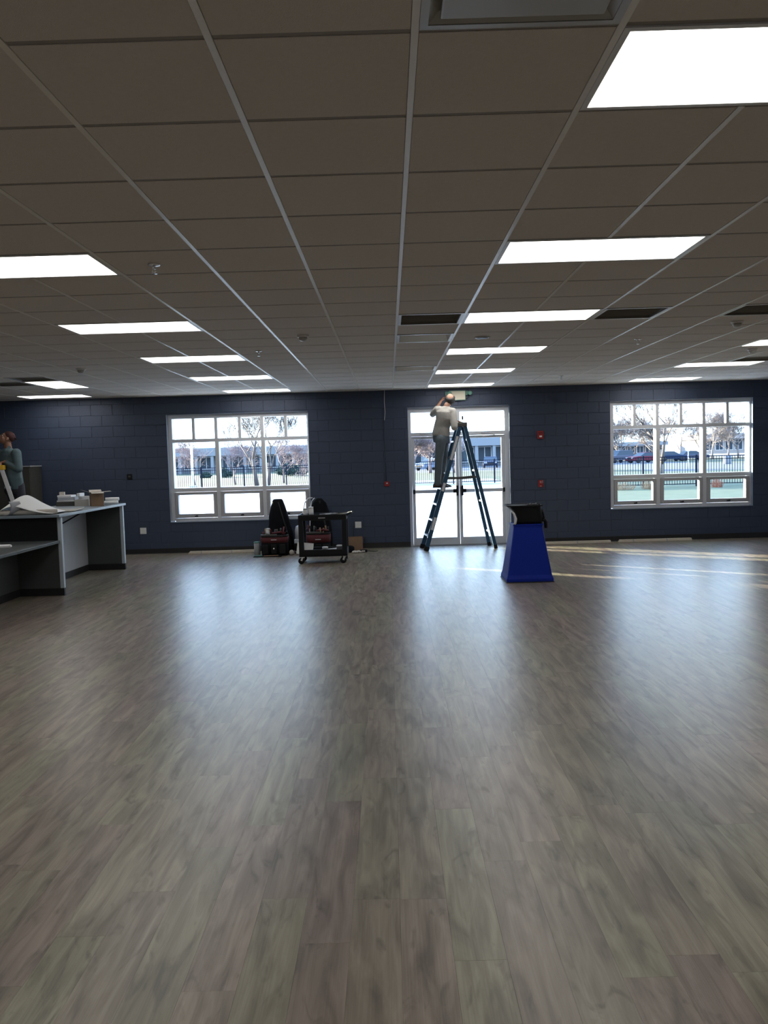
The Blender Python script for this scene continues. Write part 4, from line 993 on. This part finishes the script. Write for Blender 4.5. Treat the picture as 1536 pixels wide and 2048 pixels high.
o = thing('paint_can', (-2.43, 14.98, 0), 'small dented grey can left of the tool bag', 'can'); MB().lathe([(.055, 0), (.055, .23), (.05, .235)], n=20).build('can', M['laminate'], o); MB().lathe([(.057, .225), (.057, .245)], n=20).build('lid', M['green'], o); MB().tube([(-.055, 0, .2), (-.03, -.06, .10), (.055, 0, .2)], .003, 6).build('bail', M['silver'], o)
o = thing('tool_tray', (-2.17, 14.70, 0), 'flat dark mat with brown tools in front of the left tool bag', 'tray'); MB().box(-.28, .22, -.07, .07, 0, .012).build('mat', M['matblack'], o, bevel=.004); MB().bar((-.1, -.03, .02), (.16, 0, .02), .03, .014, (0, 0, 1)).build('hand_saw', M['card'], o); MB().tube([(-.26, 0, .022), (-.12, -.03, .022)], .011).build('driver', M['green'], o)
o = tag(MB().sphere((0, 0, .048), (.045, .045, .048), 16, 12).build('tape_ball', M['cardw']), 'small pale ball at right foot of the left tool bag', 'ball'); o.location = (-1.79, 14.86, 0)
o = thing('hard_case', (-1.665, 15.2, 0), 'blue-grey rounded case between the two backpacks', 'case'); MB().loft([ring((0, 0, .26), .09, .12, (1, 0, 0), (0, 1, 0), 18, .6), ring((0, 0, .42), .09, .11, (1, 0, 0), (0, 1, 0), 18, .6), ring((0, 0, .49), .075, .08, (1, 0, 0), (0, 1, 0), 18, .8), ring((0, 0, .51), .03, .03, (1, 0, 0), (0, 1, 0), 18)]).build('hood', M['laminate'], o)
MB().box(-.095, .095, -.13, .13, 0, .19).build('base', M['black'], o, bevel=.01); MB().box(-.095, .095, -.14, .13, .19, .26).build('tray', M['lamedge'], o, bevel=.006)
o = MB(); 
for k in range(10):
    q = random.Random(k); o.bar((q.uniform(-.12, .12), q.uniform(-.05, .05), .02), (q.uniform(-.12, .12), q.uniform(-.05, .05), .05 + .03 * q.random()), .05, .01, (q.random(), .2, 1))
o = tag(o.build('wrapping_scraps', M['laminate']), 'crumpled grey wrapping on the floor behind the left cart wheel', 'scraps'); o.location = (-1.60, 14.84, -.008)
r = carton('cardboard_box', (-.65, 15.28, 0), .05, .26, .30, .25, 'small brown cardboard box on the floor under the right outlet plate', (M['card'], M['card']), False)
o = tag(MB().lathe([(.075, 0), (.09, .02), (.09, .09), (.06, .12), (.02, .125)], n=20).build('dark_pouch', M['matblack']), 'small black pouch between the cart and the brown box', 'pouch'); o.location = (-.755, 15.05, 0)
o = thing('scrap_gloves', (-.63, 14.96, 0), 'crumpled pale work gloves on floor before the small brown box', 'gloves')
for k in range(2):
    b = MB(); c_ = Vector((-.03 + .07 * k, .02 * k, .022)); b.sphere(c_, (.045, .035, .02)); 
    for j in range(4): limb(b, [(c_ + Vector((-.03 + .02 * j, -.02, 0)), .011), (c_ + Vector((-.045 + .03 * j, -.075, -.008)), .010)], 8)
    limb(b, [(c_ + Vector((.03, 0, 0)), .012), (c_ + Vector((.065, -.02, -.008)), .010)], 8); remesh(b, 'glove', M['cardw'], o, .006, 2)
o = thing('power_adapter', (-.50, 15.03, 0), 'black power adapter with cord on the floor by the brown box', 'adapter'); MB().box(-.07, .07, -.04, .04, 0, .045).build('brick', M['black'], o, bevel=.006); MB().box(-.03, .03, -.043, -.038, .01, .035).build('sticker', M['labelw'], o)
MB().tube([(.07, 0, .02), (.14, .03, .01), (.2, .0, .008), (.26, .05, .008)], .006, 6).build('cord', M['black'], o)
o = thing('glove_packets', (-2.14, D + .03, W1[2] + .0125), 'pale green and white packets stacked on the left window sill', 'packets')
for k in range(4): MB().cbox((.012 * (k % 2), 0, .02 + .036 * k), (.24 - .03 * k, .075, .034)).build('packet', [M['green'], M['lamedge'], M['paper'], M['white']][k], o, bevel=.010)
o = thing('knotted_rag', (-2.01, D - .31, 0), '', '')
bpy.data.objects.remove(o)

# ---------------------------------------------------------------- blue pedestal
BX, BY = 1.84, 10.93
r = thing('blue_pedestal', (BX, BY + .30, 0), 'blue tapered pedestal bin holding a black flared tray, near the doors', 'pedestal')
def sq(z_, xa, xb, ya, yb): return [(xa, ya, z_), (xb, ya, z_), (xb, yb, z_), (xa, yb, z_)]
b = MB(); b.loft([sq(.0, -.315, .315, -.30, .30), sq(.05, -.312, .312, -.297, .297), sq(.10, -.295, .295, -.28, .28), sq(.72, -.195, .195, -.19, .19), sq(.765, -.195, .195, -.19, .19)], False)
b.build('body', M['bin'], r, bevel=.02)
b = MB().box(-.318, .318, -.303, .303, 0, .012); b.build('foot_rim', M['base'], r, bevel=.004)
b = MB()
for a in ((-.20, .20, -.195, -.180), (-.20, .20, .18, .195), (-.20, -.185, -.18, .18), (.185, .20, -.18, .18)): b.box(a[0], a[1], a[2], a[3], .752, .772)
b.build('collar', M['bin'], r, bevel=.004)
r2 = thing('black_hopper', (BX, BY + .30, .765), 'black flared tray with rumpled liner on top of the blue pedestal', 'tray')
b = MB(); rs = []
for z_, xa, xb, d_ in ((.0075, -.15, .20, .17), (.05, -.145, .205, .18), (.12, -.155, .21, .19), (.19, -.195, .195, .20), (.235, -.245, .19, .205), (.25, -.255, .188, .21)): rs.append([Vector(p) for p in ring(((xa + xb) / 2, 0, z_), (xb - xa) / 2, d_, (1, 0, 0), (0, 1, 0), 32, .35)])
b.loft(rs); b.build('hopper', M['black'], r2)
b = MB(); b.tube([(-.262, -.20, .250), (-.10, -.215, .252), (.05, -.21, .246), (.185, -.205, .252), (.19, 0, .255), (.185, .2, .252), (-.262, .205, .250), (-.262, 0, .25), (-.262, -.20, .250)], .010, 8); b.build('rim', M['black'], r2)
b = MB(); q = random.Random(4)
for k in range(7): b.sphere((.02 + .025 * k, -.12 + .1 * q.random(), .252 + .008 * q.random()), (.03, .05, .016 + .01 * q.random()), 10, 6)
remesh(b, 'liner', M['black'], r2, .006, 2)
MB().tube([(-.235, -.17, .21), (-.185, -.18, .15), (-.160, -.19, .08), (-.175, -.20, .02), (-.185, -.2, .008)], [.010, .013, .014, .016, .012], 10).build('silver_strap', M['labelw'], r2)
MB().tube([(.19, -.12, .20), (.215, -.12, .14), (.225, -.12, .08), (.205, -.12, .06)], .014, 10).tube([(.19, -.12, .055), (.235, -.12, .052), (.247, -.12, .03), (.250, -.12, -.055)], [.018, .024, .024, .024], 12).build('side_handle', M['black'], r2)

# ---------------------------------------------------------------- outside
gz = -.06
SX = 7.4
def ground(nm, a, c, y0_, y1_, m, lab, cat, dz=0.): tag(B(a, c, y0_, y1_, gz - .2, gz + dz).build(nm, m), lab, cat, kind='structure')
ground('concrete_slab', -60, SX, D + DEPTH, 48, M['slab'], 'bright pale paving outside the doors', 'paving')
ground('lawn', SX, 120, D + DEPTH, 66, M['lawn'], 'green lawn outside the right window', 'lawn')
ground('pale_drive', -90, SX, 48, 60, M['drive'], 'pale drive along the outside of the fence', 'road')
ground('grass_strip', -160, 22, 66, 88, M['strip'], 'dry green grass between drive and parking lot', 'lawn')
ground('grass_verge', -90, SX, 60, 66, M['strip'], 'narrow grass verge beyond the pale drive', 'lawn')
ground('driveway', 22, 38, 66, 88, M['road'], 'blue-grey driveway behind the fence in the right window', 'road')
ground('far_lawn', 38, 260, 66, 150, M['strip'], 'wide lawn behind the fence in the right window', 'lawn')
ground('school_lawn', -160, -1, 88, 150, M['strip'], 'lawn before the long pale building', 'lawn')
ground('parking_lot', -1, 38, 88, 150, M['road'], 'blue-grey parking lot with cars', 'road')
ground('open_ground', -260, 500, 150, 420, M['drive'], 'pale ground beyond everything', 'ground')
def fence(pts, label):
    r = thing('iron_fence', (pts[0][0], pts[0][1], gz), label, 'fence'); o0 = Vector((pts[0][0], pts[0][1], 0)); pk = MB(); FH = 1.42
    for (x0_, y0_), (x1_, y1_) in zip(pts[:-1], pts[1:]):
        a = Vector((x0_, y0_, 0)) - o0; c = Vector((x1_, y1_, 0)) - o0; L_ = (c - a).length; n = int(L_ / 2.4); 
        for z_ in (.12, FH - .16, FH - .02): MB().bar(a + Vector((0, 0, z_)), c + Vector((0, 0, z_)), .035, .035, (0, 0, 1)).build('rail', M['iron'], r, fixn=False)
        for k in range(n + 1):
            p = a.lerp(c, k / n); MB().cbox((p.x, p.y, FH / 2 + .03), (.065, .065, FH + .06)).build('post', M['iron'], r, fixn=False)
        m_ = int(L_ / .12)
        for k in range(m_): p = a.lerp(c, (k + .5) / m_); pk.cbox((p.x, p.y, FH / 2 + .03), (.02, .02, FH - .12))
    tag(pk.build('pickets', M['iron'], r, fixn=False), kind='stuff')
fence([(-34, 48.2), (9.0, 51)], 'black iron picket fence seen through left window and doors')
fence([(9.35, 51), (9.5, 39.2), (34, 38)], 'black iron picket fence seen through the right window')
# bare trees
def tree(name, x, y, ht, rad, label, seed, mats, spread=.55, depth=6, first=.3, lean=(0, 0), cat='tree', kids=(3, 4), twig=.012, up=.25):
    r = thing(name, (x, y, gz), label, cat); q = random.Random(seed); tr = MB(); br = MB()
    def grow(p, d, ln, rd, dep):
        n = 2 if dep > 2 else 1; pts = [p]; dd = d
        for k in range(n):
            dd = (dd + Vector((q.uniform(-1, 1), q.uniform(-1, 1), q.uniform(-.5, 1))) * .13).normalized(); pts.append(pts[-1] + dd * ln / n)
        (tr if dep == depth else br).tube(pts, [rd * (1 - .35 * k / n) for k in range(n + 1)], 7 if dep >= depth - 1 else 3, dep > 2)
        if dep == 0: return
        for k in range(q.randint(*kids)):
            t = q.uniform(.45, 1.) if k else 1.; bp = pts[0].lerp(pts[-1], t) if n == 1 else (pts[1].lerp(pts[2], (t - .5) * 2) if t > .5 else pts[0].lerp(pts[1], t * 2))
            nd = (dd + Vector((q.uniform(-1, 1), q.uniform(-1, 1), q.uniform(-.35, 1) + up * .6)) * spread * 1.5).normalized()
            grow(bp, nd, ln * q.uniform(.70, .90), max(twig, rd * q.uniform(.45, .65)), dep - 1)
    grow(Vector((0, 0, 0)), Vector((lean[0], lean[1], 1)).normalized(), ht * first, rad, depth)
    tr.build('trunk', mats[0], r, fixn=False); br.build('branches', mats[1], r, fixn=False)
    return r
tree('bare_tree', -8.45, 53, 12.5, .16, 'tall bare tree behind the left window with forked trunk', 11, (M['bark'], M['bark']), .62, 8, .15, (-.10, 0), twig=.009, kids=(2, 3))
tree('bare_tree', -8.3, 57, 11.5, .14, 'slim bare tree right of the forked tree in the left window', 12, (M['bark'], M['bark']), .62, 8, .14, (.12, 0), twig=.009, kids=(2, 3))
tree('bare_tree', 15.45, 47.2, 11, .19, 'large pale-barked bare tree in the middle of the right window', 23, (M['barkl'], M['bark']), .62, 8, .16, (-.03, 0), twig=.009, kids=(2, 3))
hz = [(-18.5, 60, 4.4, 'left edge of the left window'), (-15.0, 62, 4.6, 'left pane of the left window, beyond the fence'), (-11.5, 60, 4.4, 'middle pane of the left window'), (-8.0, 61, 4.2, 'behind the forked tree'), (-4.9, 60, 4.4, 'right pane of the left window')]
for k, (x_, y_, h_, pl_) in enumerate(hz): tree('ornamental_tree', x_, y_ + 2, h_ * 2.3, .08, 'low spreading mauve tree, %s' % pl_, 30 + k, (M['twig'], M['twig']), .90, 7, .11, twig=.009, kids=(2, 4), up=-.12)
for k, (x_, y_, h_, pl_) in enumerate([(4.2, 84, 9, 'seen in the left door leaf'), (2.4, 82, 9, 'at left edge of the left door leaf'), (6.6, 83, 9, 'behind the man on the blue ladder')]): tree('bare_tree', x_, y_, h_, .2, 'dense mauve bare tree %s' % pl_, 50 + k, (M['twig'], M['twig']), .80, 7, .12, twig=.016, kids=(2, 4), up=0.0)
for k, (x_, y_, h_, pl_) in enumerate([(31.5, 130, 13, 'at far left above the parked cars'), (36.5, 131, 12, 'above the dark red sedan'), (42, 132, 12, 'left of the pale trunk'), (47, 134, 12.5, 'right of the pale trunk'), (52.5, 135, 13, 'left of the far bright building'), (57.5, 137, 12, 'at left end of the bright building'), (66, 136, 9, 'in front of the far bright building')]): tree('bare_tree', x_, y_, h_ * 1.6, .18, 'bare pale brown tree in the right window %s' % pl_, 60 + k, (M['haze'], M['haze']), .85, 7, .11, twig=.020, kids=(2, 4), up=.0)
for k, (x_, y_) in enumerate([(34, 150), (41, 148), (49, 152), (55, 147), (62, 152), (70, 150), (77, 155)]):
    tree('bare_tree', x_, y_, 17, .2, 'pale bare tree in the hazy far row of right window, %s from left' % ['first', 'second', 'third', 'fourth', 'fifth', 'sixth', 'seventh'][k], 90 + k, (M['haze'], M['haze']), .85, 7, .11, twig=.022, kids=(2, 4), up=0.)['group'] = 'far row of bare trees in the right window'
def shrub(x, y, w_, h_, label, m, seed, n=260, leaf=False):
    r = thing('shrub', (x, y, gz), label, 'shrub'); q = random.Random(seed); b = MB(); st_ = MB()
    for k in range(n):
        a = q.uniform(0, 2 * PI); rr = q.random() ** .5 * w_ / 2; z1_ = h_ * (1 - .5 * (rr / (w_ / 2)) ** 2) * q.uniform(.6, 1.05); p0_ = Vector((rr * .8 * math.cos(a), rr * .8 * math.sin(a), 0)); p1_ = Vector((rr * math.cos(a), rr * math.sin(a), z1_))
        if k < 60 or not leaf: (st_ if k < 24 else b).tube([p0_, p0_.lerp(p1_, .5) + Vector((q.uniform(-.1, .1) * h_, 0, 0)), p1_ + Vector((q.uniform(-.15, .15), 0, 0)) * h_], [.009 * h_ ** .5, .006 * h_ ** .5, .003], 3, False)
        if leaf:
            for j in range(3):
                c = p0_.lerp(p1_, q.uniform(.2, 1)) + Vector((q.uniform(-.1, .1), q.uniform(-.1, .1), 0)); s_ = q.uniform(.06, .14); u = Vector((q.uniform(-1, 1), q.uniform(-1, 1), q.uniform(-1, 1))).normalized() * s_; v_ = u.orthogonal().normalized() * s_ * .6
                b.add([c - u, c - v_, c + u, c + v_], [(0, 1, 2, 3)])
    st_.build('stems', m if not leaf else M['bark'], r, fixn=False); b.build('foliage' if leaf else 'twigs', m, r, fixn=False)
shrub(-10.5, 90, 3.6, 1.5, 'dark green hedge shrub in the right pane of the left window', M['hedge'], 1, 900, True)
shrub(-17.8, 90, 1.8, 1.1, 'dark low shrub in the middle pane of the left window', M['hedge'], 2, 500, True)
shrub(-19.9, 90, 1.2, .7, 'small low green shrub in the left pane of the left window', M['hedge'], 8, 300, True)
shrub(10.3, 37.4, 1.7, .42, 'brown leafless shrub in the left lower pane of right window', M['shrub'], 3, 260)
shrub(11.75, 37.2, 1.0, .55, 'taller brown shrub by the fence between the lower left panes', M['shrub'], 4, 160)
shrub(14.7, 37.3, .6, .5, 'rust red shrub by the fence in the right lower pane', M['oshrub'], 5, 120)
# light pole, sign
o = thing('light_pole', (-12.3, 52, gz), 'white light pole in the left pane of the left window', 'pole'); MB().tube([(0, 0, 0), (0, 0, 2.95)], .07, 10).build('shaft', M['white'], o); MB().cbox((.0, 0, 2.98), (.18, .18, .07)).build('lamp_head', M['white'], o); MB().cbox((.0, 0, .15), (.4, .4, .3)).build('footing', M['slab'], o)
o = thing('road_sign', (25.2, 70, gz), 'pale octagonal sign back on a thin post, right window', 'sign'); MB().tube([(0, 0, 0), (0, 0, 1.6)], .035, 8).build('post', M['white'], o)
MB().prism([(.27 * math.cos(PI / 8 + k * PI / 4), 1.78 + .27 * math.sin(PI / 8 + k * PI / 4)) for k in range(8)], -.06, -.03).build('sign_plate', M['white'], o)
o = thing('utility_cabinet', (36.2, 89, gz), 'pale blue utility cabinet on the lawn, right pane of right window', 'cabinet'); MB().box(-.33, .33, -.3, .3, 0, .85).build('body', M['cars'], o, bevel=.03); MB().box(-.28, .28, -.33, -.3, .1, .78).build('door', M['fascia'], o)
# cars
def car(x, y, rz, m, label, suv=False):
    r = thing('car', (x, y, gz), label, 'car', rz=rz); L_, h_, wd = (4.6, 1.42, 1.8) if not suv else (4.7, 1.75, 1.9)
    hb = .92 if not suv else 1.08
    body = [(-2.25, .32), (-2.3, .6), (-2.2, hb - .05), (-1.2, hb), (1.35, hb), (2.15, hb - .12), (2.3, .62), (2.25, .32)] if not suv else [(-2.3, .36), (-2.33, .8), (-2.28, hb), (1.2, hb), (2.15, hb - .12), (2.3, .7), (2.25, .36)]
    MB().prism(body, -wd / 2, wd / 2).build('body', m, r, bevel=.08)
    cab = [(-1.75, hb - .02), (-1.15, h_ - .04), (-.6, h_), (.25, h_ - .02), (1.15, hb - .02)] if not suv else [(-2.2, hb - .02), (-2.0, h_ - .06), (-1.3, h_), (.35, h_ - .03), (1.1, hb - .02)]
    b = MB(); n = len(cab); k_ = .86
    b.add([(a, -wd / 2 * (k_ if c > hb else .97), c) for a, c in cab] + [(a, wd / 2 * (k_ if c > hb else .97), c) for a, c in cab], [tuple(range(n)), tuple(range(n, 2 * n))[::-1]] + [(k, k + n, (k + 1) % n + n, (k + 1) % n) for k in range(n)])
    cb_ = b.build('windows', M['darkglass'], r); 
    MB().prism([(cab[1][0], h_ - .05), (cab[2][0], h_ + .01), (cab[3][0], h_ - .01), (cab[3][0] + .1, h_ - .07)], -wd / 2 * .87, wd / 2 * .87).build('roof', m, r, bevel=.02)
    for sx in (-1.4, 1.42):
        for sy in (-1, 1): MB().lathe([(.2, -.1), (.33, -.09), (.33, .09), (.2, .1)], c=(sx, sy * (wd / 2 - .08), .33), axis='y', n=18).build('wheel', M['tyre'], r)
    for sy in (-.6, .6): MB().cbox((2.26, sy, .70), (.08, .36, .16)).build('headlight', M['white'], r); MB().cbox((-2.28, sy, .74), (.06, .3, .16)).build('tail_light', M['red'], r)
    MB().cbox((2.28, 0, .55), (.06, .8, .2)).build('grille', M['black'], r)
    return r
car(34.3, 112, PI + .35, M['carr'], 'dark red sedan parked in left pane of the right window')
car(32.5, 118, PI + .5, M['card_'], 'dark SUV parked behind the red sedan', True)
car(30.9, 123, PI + .55, M['carb'], 'blue SUV parked at left of the right window', True)
car(13.0, 106, -PI / 2 - .13, M['carb'], 'blue car facing the doors, seen in the right door leaf')
car(5.1, 100, -PI / 2 - .75, M['cars'], 'pale blue car seen in the left door leaf')
car(39.9, 118, .2, M['carb'], 'blue car right of the pale-barked tree')
car(44.5, 122, .1, M['card_'], 'dark car before the far bright building')
# buildings
def low_building(name, x0_, x1_, y_, eave, label, nb, wallm, fasc=.9, dep=14, pil=True, base_z=0., sill=.7):
    r = thing(name, (x0_, y_, gz + base_z), label, 'building'); L_ = x1_ - x0_
    B(0, L_, .0, dep, -.5 if base_z else 0, eave - fasc).build('wall', wallm, r); B(-.8, L_ + .8, -1.6, dep + .5, eave - fasc, eave).build('fascia', M['fascia'] if wallm is not M['bldgw'] else wallm, r)
    B(-.8, L_ + .8, -1.5, dep + .4, eave, eave + .12).build('roof', M['white'], r); step_ = L_ / nb
    for k in range(nb):
        xa = k * step_ + step_ * .16; xb = (k + 1) * step_ - step_ * .12
        wf = B(xa - .08, xb + .08, -.06, .0, sill - .08, eave - fasc - .1).build('window', M['white'], r, fixn=False); B(xa, (xa + xb) / 2 - .04, -.10, -.06, sill, eave - fasc - .2).build('pane', M['darkglass'], wf, fixn=False); B((xa + xb) / 2 + .04, xb, -.10, -.06, sill, eave - fasc - .2).build('pane', M['darkglass'], wf, fixn=False)
        if pil: B(k * step_ - .22, k * step_ + .22, -1.5, -1.1, 0, eave - fasc).build('pillar', M['bldgw'] if wallm is M['bldgw'] else M['fascia'], r, fixn=False)
    return r
low_building('school_building', -46, -2, 126, 3.8, 'long low pale building with pillars seen in the left window', 18, M['bldg'], 1.2)
low_building('school_building', 0, 26, 124, 4.3, 'pale low building with pillars seen through the doors', 10, M['bldg'], 1.3)
low_building('office_building', 64.5, 100, 170, 3.5, 'bright far building with dark upright windows, right window', 18, M['bldgw'], 1.0, 14, False, 1.0, .3)
low_building('brick_building', 44, 62.5, 190, 3.0, 'distant low brown building behind the parked cars and trees', 9, M['brick'], .8, 12, False, .5, .6)
